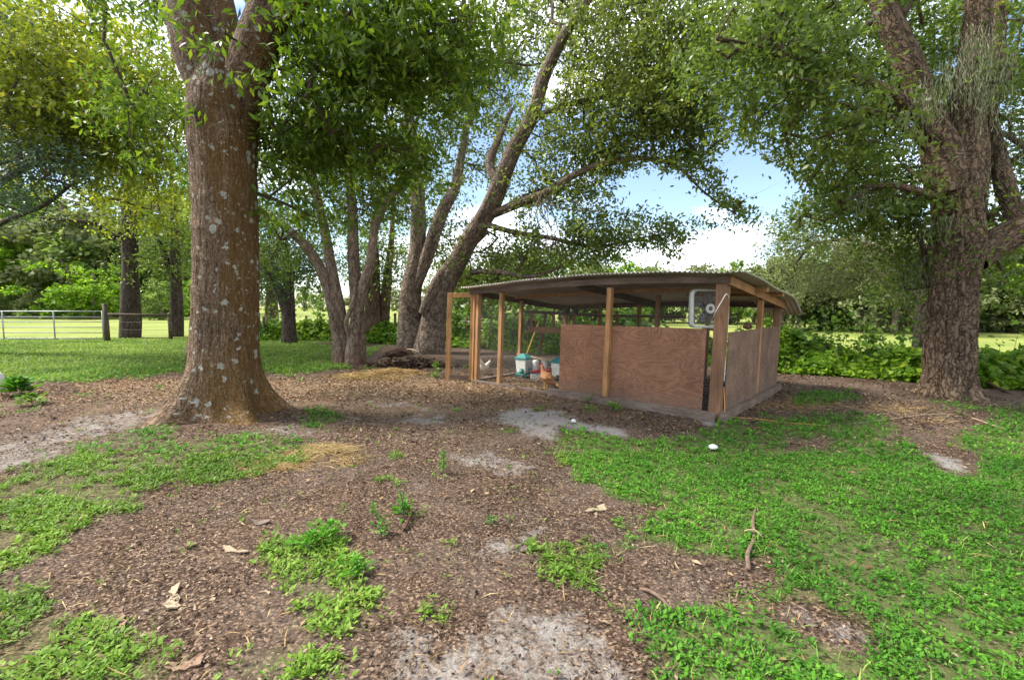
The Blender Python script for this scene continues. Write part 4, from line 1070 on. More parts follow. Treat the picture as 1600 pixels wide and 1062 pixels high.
# door, swung open to the left of the corner post
door = bpy.data.objects.new('door', None); COL.objects.link(door); door.parent = coop; door.matrix_parent_inverse = Matrix.Translation(-coop.location)
hx, hy = np.array(C(Lu + .125, -.02, 0))[:2]; ex, ey = G(696, 594)[:2]
dd = np.array([ex - hx, ey - hy]); dw = np.linalg.norm(dd); dd /= dw; dn_ = np.array([-dd[1], dd[0]])
def D(a, b, z): return (hx + dd[0] * a + dn_[0] * b + LEAN * z * 1.1, hy + dd[1] * a + dn_[1] * b, z)
def dbox(mb, a0, a1, z0, z1, b0=-.02, b1=.02):
    mb.hexa([D(a0, b0, z0), D(a1, b0, z0), D(a1, b1, z0), D(a0, b1, z0), D(a0, b0, z1), D(a1, b0, z1), D(a1, b1, z1), D(a0, b1, z1)])
for nm, dm, mt in (('door_stile', (dw - .115, dw, .03, 2.0), 'post'), ('door_stile', (.0, .08, .03, 2.0), 'post'),
                   ('door_rail', (.085, dw - .12, 1.89, 1.99), 'post'), ('door_rail', (.085, dw - .095, .04, .13), 'beam_h')):
    mb = MB(); dbox(mb, *dm); mb.build(nm, M[mt], door, bevel=.004)
link('chicken_wire', hexwire('chicken_wire', lambda a, b: D(.04 + a, -.024, .08 + b), dw - .08, 1.86), M['wire'], door, kind='stuff')
mb = MB(); mb.box(*[float(t) for t in (D(dw - .04, 0, 0)[0] + .04, D(dw - .04, 0, 0)[0] + .06)], D(dw, -.05, 0)[1] - .02, D(dw, 0, 0)[1], 1.08, 1.14); mb.build('latch', M['dark_metal'], door)

# things in and on the coop
def at_floor(px, py): return G(px, py)
sh = thing('roosting_shelf', 'dark timber roosting rack of rails and short uprights against the far coop wall', 'roosting rack', C(3.6, 2.4, 0))
mb = MB(); mb.bar(P(823, 487, 10.9), P(965, 494, 11.0), .09, .07); mb.build('top_rail', M['beam_h'], sh)
mb = MB(); mb.bar(P(960, 493, 11.0), P(1070, 495, 9.4), .09, .06); mb.build('top_rail', M['beam_h'], sh)
mb = MB(); mb.bar(P(824, 514, 10.6), P(884, 517, 10.5), .05, .13); mb.build('lower_board', M['post_old'], sh)
for px, y0, y1, Y in ((830, 488, 512, 10.8), (865, 490, 515, 10.8), (897, 493, 560, 10.9), (938, 492, 560, 10.9), (964, 486, 585, 10.6)):
    mb = MB(); mb.bar(P(px, y0, Y), P(px, y1, Y), .07, .05, (0, 1, 0)); mb.build('upright', M['post_old'], sh)
mb = MB(); mb.bar(P(819, 521, 10.6), P(817, 535, 10.6), .03, .12); mb.build('bracket', M['post_old'], sh)
rb = thing('roost_bar', 'single pale horizontal pole low across the coop, above the feeders', 'roost bar', P(845, 560, 10.9))
mb = MB(); mb.bar(P(808, 553, 11.1), P(885, 568, 10.3), .05, .045); mb.build('pole', M['pale_stick'], rb)
def pot(px, py, Y, w, h, label):
    c_ = P(px, py, Y); r = w / 2
    o = thing('plant_pot', label, 'plant pot', c_)
    mb = MB(); mb.lathe(c_, [(r * .72, 0), (r * .95, h * .85), (r * .82, h * .85), (r * .7, .03)], 20); mb.build('pot_body', M['black_plastic'], o, smooth=False)
    mb = MB(); mb.lathe(c_, [(r * .96, h * .86), (r * 1.05, h * .86), (r * 1.05, h), (r * .9, h)], 20); mb.build('rim', M['black_plastic'], o)
pot(886, 489, 10.9, .19, .13, 'left of two black plastic pots on the roosting rack')
pot(900, 490, 10.9, .14, .12, 'smaller right one of two black plastic pots on the roosting rack')
def feeder(px, py, w, h, label):
    b = G(px, py); o = thing('feeder', label, 'feeder', b)
    R_ = Matrix.Rotation(math.radians(52), 3, 'Z')
    def T(x, y, z): q = R_ @ Vector((x, y, 0)); return (b[0] + q.x, b[1] + q.y, z)
    r = w / 2; mb = MB()
    z0, z1 = .13, .13 + h
    mb.hexa([T(-r * .85, -r * .85, z0), T(r * .85, -r * .85, z0), T(r * .85, r * .85, z0), T(-r * .85, r * .85, z0), T(-r, -r, z1), T(r, -r, z1), T(r, r, z1), T(-r, r, z1)])
    mb.build('bin', M['white_dirty'], o, bevel=.012)
    mb = MB(); q = r * 1.07
    mb.hexa([T(-q, -q, z1), T(q, -q, z1), T(q, q, z1), T(-q, q, z1), T(-q, -q, z1 + .035), T(q, -q, z1 + .035), T(q, q, z1 + .035), T(-q, q, z1 + .035)])
    mb.hexa([T(-q, -q, z1 + .036), T(q, -q, z1 + .036), T(q, q, z1 + .036), T(-q, q, z1 + .036)] + [T(-r * .2, -r * .2, z1 + .13), T(r * .2, -r * .2, z1 + .13), T(r * .2, r * .2, z1 + .13), T(-r * .2, r * .2, z1 + .13)])
    mb.build('lid', M['teal'], o)
    mb = MB(); mb.hexa([T(-r * .9, -r * .9, .08), T(r * .9, -r * .9, .08), T(r * .9, r * .9, .08), T(-r * .9, r * .9, .08), T(-r * .87, -r * .87, .128), T(r * .87, -r * .87, .128), T(r * .87, r * .87, .128), T(-r * .87, r * .87, .128)])
    mb.build('base', M['teal'], o)
    for sx_ in (-1, 1):
        for sy_ in (-1, 1):
            mb = MB(); a = T(sx_ * r * .82, sy_ * r * .82, .08); mb.bar(a, (a[0], a[1], 0), .05, .05); mb.build('leg', M['teal'], o)
    for sx_, sy_ in ((-1, -.3), (0, -1)):
        p0 = T(sx_ * r * .86, sy_ * r * .86, .2); mb = MB()
        d_ = Vector(T(sx_, sy_, 0)) - Vector((b[0], b[1], 0)); d_.z = 0; d_.normalize()
        mb.tube([Vector(p0) - d_ * .01, Vector(p0) + d_ * .05, Vector(p0) + d_ * .085 + Vector((0, 0, -.05))], [.05, .052, .048], 10)
        mb.build('feeding_port', M['black_plastic'] if h > .3 and px > 850 else M['teal'], o)
feeder(819, 590, .31, .32, 'white bin feeder with a peaked teal lid, nearest the coop door')
feeder(874, 602, .27, .36, 'white feeder with teal lid half hidden behind the plywood panel')
def waterer(px, py, Y, label):
    b = P(px, py, Y); b[2] = max(b[2], 0); o = thing('waterer', label, 'waterer', b)
    mb = MB(); mb.lathe((b[0], b[1], b[2]), [(.1, 0), (.14, .01), (.15, .06), (.135, .06), (.12, .03)], 20); mb.build('red_tray', M['red'], o, True)
    mb = MB(); mb.lathe((b[0], b[1], b[2] + .045), [(.065, 0), (.078, .02), (.08, .2), (.07, .23), (.03, .245)], 20); mb.build('bottle', M['white'], o, True)
w1 = G(837, 592)
tb = thing('low_box', 'pale low block under the two red trayed waterers', 'block', G(842, 590))
a = G(842, 591); mb = MB(); mb.box(a[0] - .2, a[0] + .22, a[1] - .12, a[1] + .12, 0, .12); mb.build('block_body', M['white_dirty'], tb, bevel=.01)
for px, lab in ((837, 'left of two white bottle waterers with red trays'), (851, 'right waterer with white bottle, directly behind the brown hen')):
    q = P(px, 581, a[1]); o_ = q.copy(); waterer(px, 581, a[1], lab)

# hens
def hen(px, py, mat, heading, s, label, upright, wings_up=False):
    b = G(px, py); o = thing('hen', label, 'chicken', b)
    ca, sa = math.cos(heading), math.sin(heading)
    def T(x, y, z): return (b[0] + (x * ca - y * sa) * s, b[1] + (x * sa + y * ca) * s, z * s)
    if upright: path = [(-.22, 0, .1), (-.16, 0, .13), (-.09, 0, .16), (-.02, 0, .2), (.03, 0, .26), (.055, 0, .32), (.07, 0, .38), (.085, 0, .41), (.11, 0, .41)]
    else: path = [(-.24, 0, .33), (-.17, 0, .27), (-.09, 0, .21), (0, 0, .2), (.09, 0, .22), (.14, 0, .27), (.18, 0, .32), (.205, 0, .345), (.225, 0, .34)]
    rad = [.012, .05, .095, .11, .085, .05, .034, .034, .014]
    Q, R = smooth_path([T(*q) for q in path], [r * s for r in rad], .012)
    mb = MB(); mb.tube([tuple(q) for q in Q], list(R), 14); mb.build('body', M[mat], o, True)
    hd = path[7]
    mb = MB(); e = [T(hd[0] + .02, 0, hd[2]), T(hd[0] + .07, 0, hd[2] - .01)]; mb.tube(e, [.012 * s, .002 * s], 6); mb.build('beak', M['hen_leg'], o)
    mb = MB(); mb.tube([T(hd[0] - .03, 0, hd[2] + .03), T(hd[0], 0, hd[2] + .05), T(hd[0] + .03, 0, hd[2] + .03)], [.006 * s, .014 * s, .005 * s], 6); mb.build('comb', M['red'], o)
    mb = MB(); mb.tube([T(hd[0] + .025, 0, hd[2] - .01), T(hd[0] + .025, 0, hd[2] - .045)], [.006 * s, .01 * s], 6); mb.build('wattle', M['red'], o)
    for sd_ in (-1, 1):
        mb = MB(); mb.tube([T(0, .045 * sd_, .12), T(.01, .05 * sd_, .06), T(0, .05 * sd_, .01)], [.03 * s, .012 * s, .009 * s], 6)
        for t in (-.5, 0, .5): mb.tube([T(0, .05 * sd_, .01), T(.05, .05 * sd_ + .04 * t, .004)], [.007 * s, .004 * s], 4)
        mb.build('leg', M['hen_leg'], o)
        if wings_up: wp = [T(.02, .09 * sd_, .24), T(-.06, .13 * sd_, .34), T(-.1, .15 * sd_, .46)]; wr = [.05 * s, .06 * s, .015 * s]
        else: wp = [T(.06, .085 * sd_, .23), T(-.05, .1 * sd_, .2), T(-.16, .06 * sd_, .2)]; wr = [.03 * s, .055 * s, .01 * s]
        Q2, R2 = smooth_path(wp, wr, .02); mb = MB(); mb.tube([tuple(q) for q in Q2], list(R2), 10)
        w_ = mb.build('wing', M[mat], o, True)
    mb = MB()
    for k in range(5):
        dz_ = -.16 if upright else 0; dy_ = -.12 if upright else 0
        mb.tube([T(-.2, .01 * (k - 2), .27 + dz_), T(-.27, .025 * (k - 2), .34 + .01 * (2 - abs(k - 2)) + dz_ + dy_), T(-.3, .03 * (k - 2), .38 + dz_ + dy_ * 1.4)], [.02 * s, .018 * s, .004 * s], 6)
    mb.build('tail', M[mat], o, True)
hen(853, 606, 'feather_brown', math.radians(150), 1.1, 'brown hen standing upright inside the wire by the feeders', True)
hen(754, 585, 'feather_white', math.radians(12), .95, 'white hen with raised wings seen past the door post', False, True)

# box fan in the corner, its cord, and the orange extension cord
fanY = 7.32; fc = P(1107, 482, fanY); fan = thing('box_fan', 'square white box fan hung behind the front corner post', 'fan', fc)
ua = Vector((.99, .12, 0)).normalized(); nv_ = Vector((ua.y, -ua.x, 0))      # nv_ points to the viewer
def FP(x, z, d=0): return Vector(fc) + ua * x + Vector((0, 0, z)) + nv_ * d
def rounded(hw, rc, m=6):
    pts = []
    for cx, cz, a0 in ((hw - rc, hw - rc, 0), (-(hw - rc), hw - rc, 90), (-(hw - rc), -(hw - rc), 180), (hw - rc, -(hw - rc), 270)):
        for k in range(m + 1):
            a = math.radians(a0 + 90 * k / m); pts.append((cx + rc * math.cos(a), cz + rc * math.sin(a)))
    return pts
o1 = rounded(.305, .085); i1 = rounded(.272, .07); k = len(o1); vs = []
for d_ in (.055, -.055):
    for q in o1: vs.append(FP(q[0], q[1], d_))
    for q in i1: vs.append(FP(q[0], q[1], d_))
fs = []
for i in range(k):
    j = (i + 1) % k
    fs += [(i, j, k + j, k + i), (2 * k + i, 3 * k + i, 3 * k + j, 2 * k + j), (i, 2 * k + i, 2 * k + j, j), (k + i, k + j, 3 * k + j, 3 * k + i)]
mb = MB(); mb.add(vs, fs); mb.build('housing', M['white'], fan, True)
for nm_, d_ in (('front_grille', .057), ('back_grille', -.057)):
    mb = MB()
    for i in range(-12, 13):
        x = i * .0215; zt = .268 if abs(x) < .2 else .235
        mb.tube([FP(x, -zt, d_), FP(x, zt, d_)], .0014, 4, False)
    for z_ in (-.14, .14): mb.tube([FP(-.27, z_, d_ - .003), FP(.27, z_, d_ - .003)], .002, 4, False)
    mb.build(nm_, M['wire'], fan)
mb = MB(); pr = [FP(.075 * math.cos(2 * PI * t / 24), .075 * math.sin(2 * PI * t / 24), .062) for t in range(24)]; pb = [FP(.075 * math.cos(2 * PI * t / 24), .075 * math.sin(2 * PI * t / 24), .05) for t in range(24)]
ir = [FP(.036 * math.cos(2 * PI * t / 24), .036 * math.sin(2 * PI * t / 24), .066) for t in range(24)]
mb.add(pr + pb + ir, [(t, (t + 1) % 24, 48 + (t + 1) % 24, 48 + t) for t in range(24)] + [(24 + t, 24 + (t + 1) % 24, (t + 1) % 24, t) for t in range(24)] + [tuple(24 + t for t in range(24))])
mb.build('hub_badge', M['white'], fan)
mb = MB(); mb.tube([FP(0, 0, -.05), FP(0, 0, .064)], .036, 16); mb.build('motor', M['dark_metal'], fan)
for t in range(5):
    a = 2 * PI * t / 5 + .3; mb = MB(); vs = []
    for rr_, w_, tw in ((.04, .03, .03), (.12, .075, .022), (.2, .1, .012), (.235, .07, .006)):
        for sgn in (-1, 1):
            aa = a + sgn * w_ / rr_ * .45
            vs += [FP(rr_ * math.cos(aa), rr_ * math.sin(aa), sgn * tw + .002), FP(rr_ * math.cos(aa), rr_ * math.sin(aa), sgn * tw - .002)]
    fs = []
    for i in range(3):
        b = i * 4; fs += [(b, b + 2, b + 6, b + 4), (b + 1, b + 5, b + 7, b + 3), (b, b + 4, b + 5, b + 1), (b + 2, b + 3, b + 7, b + 6)]
    fs += [(0, 1, 3, 2), (12, 14, 15, 13)]
    mb.add(vs, fs); mb.build('blade', M['dark_metal'], fan)
mb = MB(); mb.bar(FP(.04, .31, -.1), FP(.04, .08, -.09), .14, .03, (0, 1, 0)); mb.build('hanging_board', M['sill'], fan)
mb = MB(); mb.bar(FP(-.07, -.33, -.02), FP(.28, -.335, -.02), .06, .04); mb.build('shelf_rail', M['post_old'], fan)
# white power cord: over the post and down the outside of the side wall
def cord(name, pts, r, mat, label, cat):
    Q, _ = smooth_path([tuple(p) for p in pts], [1] * len(pts), .05)
    mb = MB(); mb.tube([tuple(q) for q in Q], r, 6); return mb.build(name, M[mat], None, True, label=label, cat=cat)
cord('power_cord', [FP(.03, -.27, .06), P(1113, 500, 7.0), P(1118, 487, 6.62), P(1128, 470, 6.62), P(1135, 459, 6.62), P(1139, 470, 6.85), P(1138, 500, 6.9), P(1135, 540, 6.85), P(1132, 585, 6.8), P(1131, 597, 6.79)],
     .006, 'cord_white', 'white power cord looped over the corner post and hanging down the side wall', 'cord')
mb = MB(); a = Vector(P(1131, 597, 6.79)); mb.tube([a + Vector((0, 0, .02)), a - Vector((0, 0, .06))], [.014, .018], 8)
pl_ = mb.build('plug', M['black_plastic'], None, True, label='black plug joining the white cord to the orange cord on the side wall', cat='plug')
def gp(px, py, dz=.012): q = G(px, py); q[2] = gz1(q[0], q[1]) + dz; return q
cord('extension_cord', [P(1131, 605, 6.79), P(1132, 628, 6.76), P(1133, 645, 6.74), gp(1140, 652), gp(1160, 654), gp(1190, 656), gp(1220, 660), gp(1250, 662), gp(1290, 665)],
     .007, 'cord_orange', 'orange extension cord running down the side wall and over the dirt', 'cord')

# leaning tools and a bag
def tool(name, a, b, r, mat, label, cat='tool', flat=False, head=None):
    o = thing(name, label, cat, b)
    mb = MB()
    if flat: mb.bar(a, b, r * 3, r * 1.2)
    else: mb.tube([tuple(a), tuple(b)], r, 8)
    mb.build('handle' if not flat else 'board_body', M[mat], o)
    if head is not None:
        mb = MB(); q = Vector(b); mb.box(q.x - .09, q.x + .09, q.y - .015, q.y + .015, max(0.0, q.z - .1), q.z + .02); mb.build('tool_head', M['dark_metal'], o)
tool('yellow_tool', P(843, 500, 11.6), P(818, 566, 11.5), .016, 'yellow_handle', 'long yellow handled tool leaning inside the far coop wall', 'tool', head=1)
tool('green_tool', P(858, 500, 11.5), P(833, 568, 11.4), .014, 'green_handle', 'dark green handled tool leaning behind the roost bar', 'tool', head=1)
tool('leaning_board', P(853, 490, 11.3), P(838, 576, 11.3), .022, 'post_old', 'dark reddish board leaning upright behind the waterers', 'board', True)
mb = MB(); q = P(829, 508, 11.0)
mb.lathe((q[0], q[1], q[2] - .17), [(.03, 0), (.1, .03), (.12, .14), (.09, .26), (.03, .33)], 12)
mb.build('feed_sack', M['black_plastic'], None, True, label='black sack hanging at the left end of the roosting rack', cat='sack')
mb = MB(); q = P(1168, 511, 8.3); mb.lathe((q[0], q[1], q[2] - .04), [(.02, 0), (.07, .02), (.08, .06), (.04, .11), (.01, .13)], 12)
mb.build('clay_jar', M['post_old'], None, True, label='small brown jar on the ledge just left of the side wall post', cat='jar')

# ------------------------------------------------------------------ gate and fences
gt = thing('farm_gate', 'long grey tubular metal farm gate at the left edge', 'gate', G(80, 536))
YG = 21.3
xl, xr = P(-8, 500, YG)[0], P(160, 500, YG)[0]
for i, z in enumerate((.2, .47, .72, .97, 1.2, 1.46)):
    mb = MB(); mb.tube([(xl, YG, z), (xr, YG, z)], .024 if i in (0, 5) else .019, 8); mb.build('rail', M['galv_tube'], gt, True)
for x in (xl, P(4, 500, YG)[0], P(84, 500, YG)[0], xr):
    mb = MB(); mb.tube([(x, YG, .17), (x, YG, 1.48)], .026, 8); mb.build('upright', M['galv_tube'], gt, True)
fp = thing('rail_fence', 'short wooden rail fence between the metal gate and the crooked slim tree', 'fence', G(215, 530))
for px, by, ty, w in ((168, 534, 474, .16), (267, 531, 490, .13)):
    b = G(px, by); mb = MB(); mb.tube([(b[0], b[1], -.2), (b[0], b[1], .7), (b[0] - .02, b[1], P(px, ty, b[1])[2])], [w * .75, w * .7, w * .65], 10); mb.build('post', M['fence_post'], fp, True)
a, b = P(168, 491, 21.3), P(268, 493, 22.6)
mb = MB(); mb.tube([a, (a + b) / 2 + [0, 0, .01], b], .055, 8); mb.build('rail', M['fence_post'], fp, True)
for dz in (-.35, -.7):
    mb = MB(); mb.tube([a + [0, 0, dz], b + [0, 0, dz]], .006, 4); mb.build('wire', M['wire'], fp)
wf = thing('wire_fence', 'old post and wire fence running behind the trees along the pasture', 'fence', (-6, 23, 0))
posts = [(-14.5, 22.7), (-12.3, 22.8), (403, 24.5), (441, 24.2), (478, 24), (505, 23.5), (572, 23), (615, 22), (676, 20.8), (730, 19.6), (1217, 13.6)]
pp = []
for a_, y in posts:
    x = a_ if a_ < 0 else (a_ - 800) / F * y
    h = 1.25 + rng.uniform(-.08, .12); mb = MB(); ln_ = rng.normal() * .05
    mb.tube([(x, y, -.2), (x + ln_, y, h)], [.07, .06], 8); mb.build('post', M['fence_post'], wf, True); pp.append((x, y))
for z in (.35, .7, 1.05):
    mb = MB(); mb.tube([(x, y - .07, z) for x, y in pp], .007, 4); mb.build('wire', M['wire'], wf)

# ------------------------------------------------------------------ ground cover, litter, debris
def scatter(n, x0, x1, y0, y1, dens):
    """dens(x, y, grass, sand, tan) -> acceptance 0..1"""
    x = rng.uniform(x0, x1, n); y = rng.uniform(y0, y1, n)
    px, py = proj(np.stack([x, y, np.zeros(n)], 1)); ok = (px > -160) & (px < 1760)
    x, y = x[ok], y[ok]; g, s, t = masks(x, y)
    k = rng.random(len(x)) < dens(x, y, g, s, t)
    inside = lambda x, y: ((np.stack([x, y], 1) - FRc) @ U > -.2) & ((np.stack([x, y], 1) - FRc) @ U < Lu + .1) & ((np.stack([x, y], 1) - FRc) @ V_ > -.2) & ((np.stack([x, y], 1) - FRc) @ V_ < Dv + .1)
    k &= ~(inside(x, y)) | (dens(x, y, np.zeros_like(g), s, t) > .3)
    k &= np.hypot(x + 4.5, y - 7.1) > .75
    return x[k], y[k], g[k]
def plants(name, label, x, y, L, per, mat, hgt=.03, up=.55, wr=.5):
    z = gz(x, y); k = len(x)
    cen = np.repeat(np.stack([x, y, z], 1), per, 0); tot = len(cen)
    a = rng.uniform(0, 2 * PI, tot); el = rng.uniform(.0, up, tot) + rng.uniform(0, .5, tot) ** 2
    d = np.stack([np.cos(a) * np.cos(el), np.sin(a) * np.cos(el), np.sin(el)], 1)
    hh = np.repeat(rng.uniform(.2, 1.2, k), per) * hgt * rng.uniform(.3, 1.2, tot)
    c = cen + d * [.012, .012, 0] + np.stack([rng.normal(size=tot) * .008, rng.normal(size=tot) * .008, hh], 1)
    nn = np.stack([-np.cos(a) * np.sin(el), -np.sin(a) * np.sin(el), np.cos(el)], 1) + rng.normal(size=(tot, 3)) * .25
    sc = rng.uniform(.6, 1.3, tot) * np.repeat(rng.uniform(.7, 1.25, k), per)
    patch = n2(cen[:, 0], cen[:, 1], 1.1, 61, 2)
    me = leaf_mesh(name, c, d, nn, L * sc, L * wr * sc, np.clip(rng.normal(.35, .2, tot) + (patch - .5) * .8, 0, 1), .2)
    link(name, me, M[mat], kind='stuff', label=label, cat='ground cover')
gpow = lambda g: np.clip((g - .28) * 1.7, 0, 1) ** 1.6
x, y, g = scatter(62000, -6, 9, 1.4, 5.2, lambda x, y, g, s, t: gpow(g) * np.clip((n2(x, y, 3.2, 71, 3) - np.where(x > .8, .34, .41)) * 9, np.where(x > .8, .3, .03), 1) * np.where(x > .8, 1, .95))
right = x > .6
plants('ground_cover', 'bright green low leafy weeds carpeting the near right ground', x[right], y[right], .027, 6, 'clover', .03, .7, .5)
plants('ground_cover', 'patchy light green leafy weeds on the near left ground', x[~right], y[~right], .034, 6, 'clover_b', .03, .7, .45)
x, y, g = scatter(42000, -12, 13, 5.2, 13, lambda x, y, g, s, t: gpow(g) * .9)
plants('ground_cover', 'green weedy cover around the big tree and in front of the coop', x, y, .05, 4, 'clover', .04, .8, .45)
x, y, g = scatter(60000, -32, -4, 10, 24, lambda x, y, g, s, t: gpow(g) * .9)
plants('lawn_grass', 'short bright lawn grass running back to the metal gate', x, y, .085, 4, 'lawn', .03, 1.0, .3)
x, y, g = scatter(9000, -8, 9, 1.5, 8, lambda x, y, g, s, t: (g < .45) * (n2(x, y, 2.0, 81, 2) > .52) * .12)
plants('sprouts', 'scattered single green sprouts in the brown mulch', x, y, .035, 5, 'clover_b', .03, .9, .4)

x, y, g = scatter(26000, -6, 11, 1.5, 9, lambda x, y, g, s, t: np.clip((g - .15) * 2, 0, 1) * (.1 + .45 * (n2(x, y, 1.2, 91, 2) > .52)))
plants('grass_blades', 'thin upright grass blades mixed through the weeds', x, y, .075, 3, 'lawn', .0, 1.3, .07)
def chips(name, label, n, box, dens, L, W, mat):
    x, y, g = scatter(n, *box, dens); k = len(x)
    a = rng.uniform(0, 2 * PI, k); el = rng.normal(size=k) * .22
    d = np.stack([np.cos(a), np.sin(a), el], 1)
    if L < .04:      # trodden, barer ground between drifts of litter
        kk = rng.random(k) < np.clip(.35 + (n2(x, y, 1.5, 23, 3) - .42) * 6, .22, 1); x, y, d = x[kk], y[kk], d[kk]; k = len(x)
    c = np.stack([x, y, gz(x, y) + rng.uniform(.002, .02, k)], 1)
    nn = rng.normal(size=(k, 3)) * .35 + [0, 0, 1]; sc = rng.uniform(.4, 1.5, k) ** 1.3
    me = leaf_mesh(name, c, d, nn, L * sc, W * sc * rng.uniform(.5, 1.6, k), np.clip(rng.random(k) ** 1.3 + (n2(x, y, .9, 29, 2) - .5) * .5, 0, 1), .25)
    link(name, me, M[mat], kind='stuff', label=label, cat='litter')
inv = lambda g: np.clip(1.15 - g * 1.0, .22, 1)
chips('bark_mulch', 'dark brown shredded bark mulch over the near ground', 150000, (-6, 7, 1.4, 5.5), lambda x, y, g, s, t: inv(g) * np.clip(1.15 - s * .75, .2, 1), .022, .008, 'chips')
chips('bark_mulch', 'brown bark and leaf litter between the big tree and the coop', 110000, (-12, 9, 5.5, 12), lambda x, y, g, s, t: inv(g) * np.clip(1.05 - s * .8, .25, 1) * (1 - .8 * t), .036, .015, 'chips')
chips('leaf_litter', 'tan dry leaf litter strewn in front of the coop door', 70000, (-10, 6, 8, 13.5), lambda x, y, g, s, t: inv(g) * np.clip(t + .25, 0, 1) * np.clip(1 - s, .1, 1), .045, .02, 'chips_tan')
chips('fallen_twigs', 'fine dry stems and twigs lying through the litter', 9000, (-7, 9, 1.5, 10), lambda x, y, g, s, t: .7 + 0 * g, .09, .0035, 'straw')
chips('leaf_litter', 'larger pale dry leaves lying scattered on the mulch', 2600, (-7, 8, 1.6, 9), lambda x, y, g, s, t: .5 + 0 * g, .045, .02, 'chips_tan')

def straw(name, label, cx, cy_, rx, ry, n, h, L=.16, w=.004, mat='straw'):
    nb = 9; bc = rng.normal(size=(nb, 2)) * [rx * .45, ry * .4]; bi = rng.integers(0, nb, n)
    x = cx + bc[bi, 0] + rng.normal(size=n) * rx * .22; y = cy_ + bc[bi, 1] + rng.normal(size=n) * ry * .24
    r = np.clip(np.hypot((x - cx) / rx, (y - cy_) / ry), 0, 1); z = gz(x, y) + .006 + h * (1 - r ** 2) * rng.random(n) * (.4 + 1.1 * n2(x, y, 4, 15, 2))
    b = rng.normal(0, .9, n); d = np.stack([np.cos(b), np.sin(b), rng.normal(size=n) * .18], 1)
    c = np.stack([x, y, z], 1) - d * L * .4
    me = leaf_mesh(name, c, d, rng.normal(size=(n, 3)) * .4 + [0, 0, 1], L * rng.uniform(.5, 1.4, n), w * rng.uniform(.7, 1.6, n), rng.random(n), .05)
    link(name, me, M[mat], kind='stuff', label=label, cat='straw' if mat == 'straw' else 'debris')
q = G(512, 706); straw('straw_patch', 'golden patch of dry straw on the mulch right of the big tree', q[0], q[1], .55, .42, 2600, .035, .2)
q = G(440, 728); straw('straw_patch', 'thin straw trailing over the weeds at the foot of the golden patch', q[0], q[1], .32, .2, 500, .02, .16)
q = G(600, 586); straw('straw_patch', 'low mound of tan hay below the dark fallen log', q[0], q[1], 1.15, .75, 5200, .16, .2, .006)
q = G(638, 573); straw('debris_mound', 'low dark mound of raked mulch and twigs piled round the log by the leaning oak', q[0], q[1], 1.3, .6, 6500, .3, .13, .022, 'chips')
q = G(552, 590); straw('straw_patch', 'orange hay piled against the foot of the multi stemmed tree', q[0], q[1], .6, .4, 1800, .1, .2, .006)
q = G(1330, 640); straw('straw_patch', 'sparse straw stems across the dirt before the right oak', q[0], q[1], 1.6, .7, 900, .015, .25, .005)

def crooked(name, pts, rad, mat, label, cat, seg=10, wob=.15, seed=0, parent=None):
    dsp = None
    if max(rad) > .05:
        seg = 40
        def dsp(th, ln, r_, q): return (fbm(np.stack([np.cos(th) * 4 + 9, np.sin(th) * 4 + 9, np.full(len(th), ln * 5)], 1), seed, 4) - .5) * r_ * 1.5
    me, Q, R = trunk_mesh(name, pts, rad, seg, .04, dsp, wob, seed)
    return link(name, me, M[mat], parent, label=label, cat=cat)
def gl(l, Y=None): return [gp(*q) if len(q) == 3 else gp(q[0], q[1]) for q in l]
crooked('fallen_log', [gp(592, 566, .08), gp(606, 562, .12), gp(620, 562, .2), gp(634, 562, .22), gp(646, 563, .15)], [.05, .09, .12, .1, .04], 'dark_bark_piece', 'dark rotten log arched in front of the leaning oak foot', 'log', 14, .25)
crooked('root_stump', [gp(640, 571, .06), gp(655, 570, .12), gp(668, 571, .1)], [.07, .12, .06], 'dark_bark_piece', 'dark broken root lump right of the arched log', 'stump', 14, .35, 4)
crooked('fallen_limb', [gp(595, 574, .06), gp(612, 572, .12), gp(630, 570, .1), gp(650, 575, .05)], [.03, .06, .05, .03], 'dark_bark_piece', 'thin dark limb lying before the arched log', 'branch', 8, .2, 5)
crooked('pale_stick', [gp(636, 562, .34), gp(645, 563, .33), gp(655, 564, .27)], [.02, .035, .02], 'pale_stick', 'pale barkless stick lying on top of the dark log pile', 'stick', 8, .1)
crooked('grass_stick', [gp(1180, 798, .02), gp(1176, 818, .03), gp(1178, 840, .02), gp(1168, 866, .03), gp(1169, 888, .02)], [.009, .013, .012, .013, .015], 'stick', 'grey brown stick lying upright to view in the right hand grass', 'stick', 8, .25)
crooked('thin_twig', [gp(1163, 834, .04), gp(1178, 836, .06), gp(1192, 842, .03)], [.006, .007, .004], 'pale_stick', 'thin pale twig crossing the grey brown stick', 'twig', 6, .1)
crooked('curved_root', [gp(1000, 915, .0), gp(1015, 925, .03), gp(1035, 938, .03), gp(1055, 952, .0)], [.007, .01, .009, .005], 'stick', 'short brown root showing at the edge of the sandy hollow', 'root', 8, .2)
crooked('fallen_limb', [gp(655, 577, .03), gp(666, 574, .1), gp(674, 570, .16), gp(680, 568, .15)], [.03, .05, .035, .015], 'dark_bark_piece', 'forked root end sticking up at the right end of the log pile', 'branch', 8, .3, 6)
crooked('fallen_limb', [gp(585, 568, .04), gp(600, 567, .12), gp(618, 569, .1), gp(628, 575, .03)], [.02, .045, .05, .02], 'stick', 'greyish limb at the left end of the log pile', 'branch', 8, .3, 7)
crooked('long_twig', [gp(1340, 662), gp(1400, 655), gp(1450, 650, .03), gp(1490, 648)], [.005, .008, .007, .004], 'pale_stick', 'long pale curving twig before the right oak', 'twig', 6, .2, 2)
crooked('long_twig', [gp(1520, 655, .03), gp(1550, 664), gp(1600, 678)], [.012, .011, .009], 'pale_stick', 'pale fallen branch entering from the right edge', 'twig', 6, .2, 3)
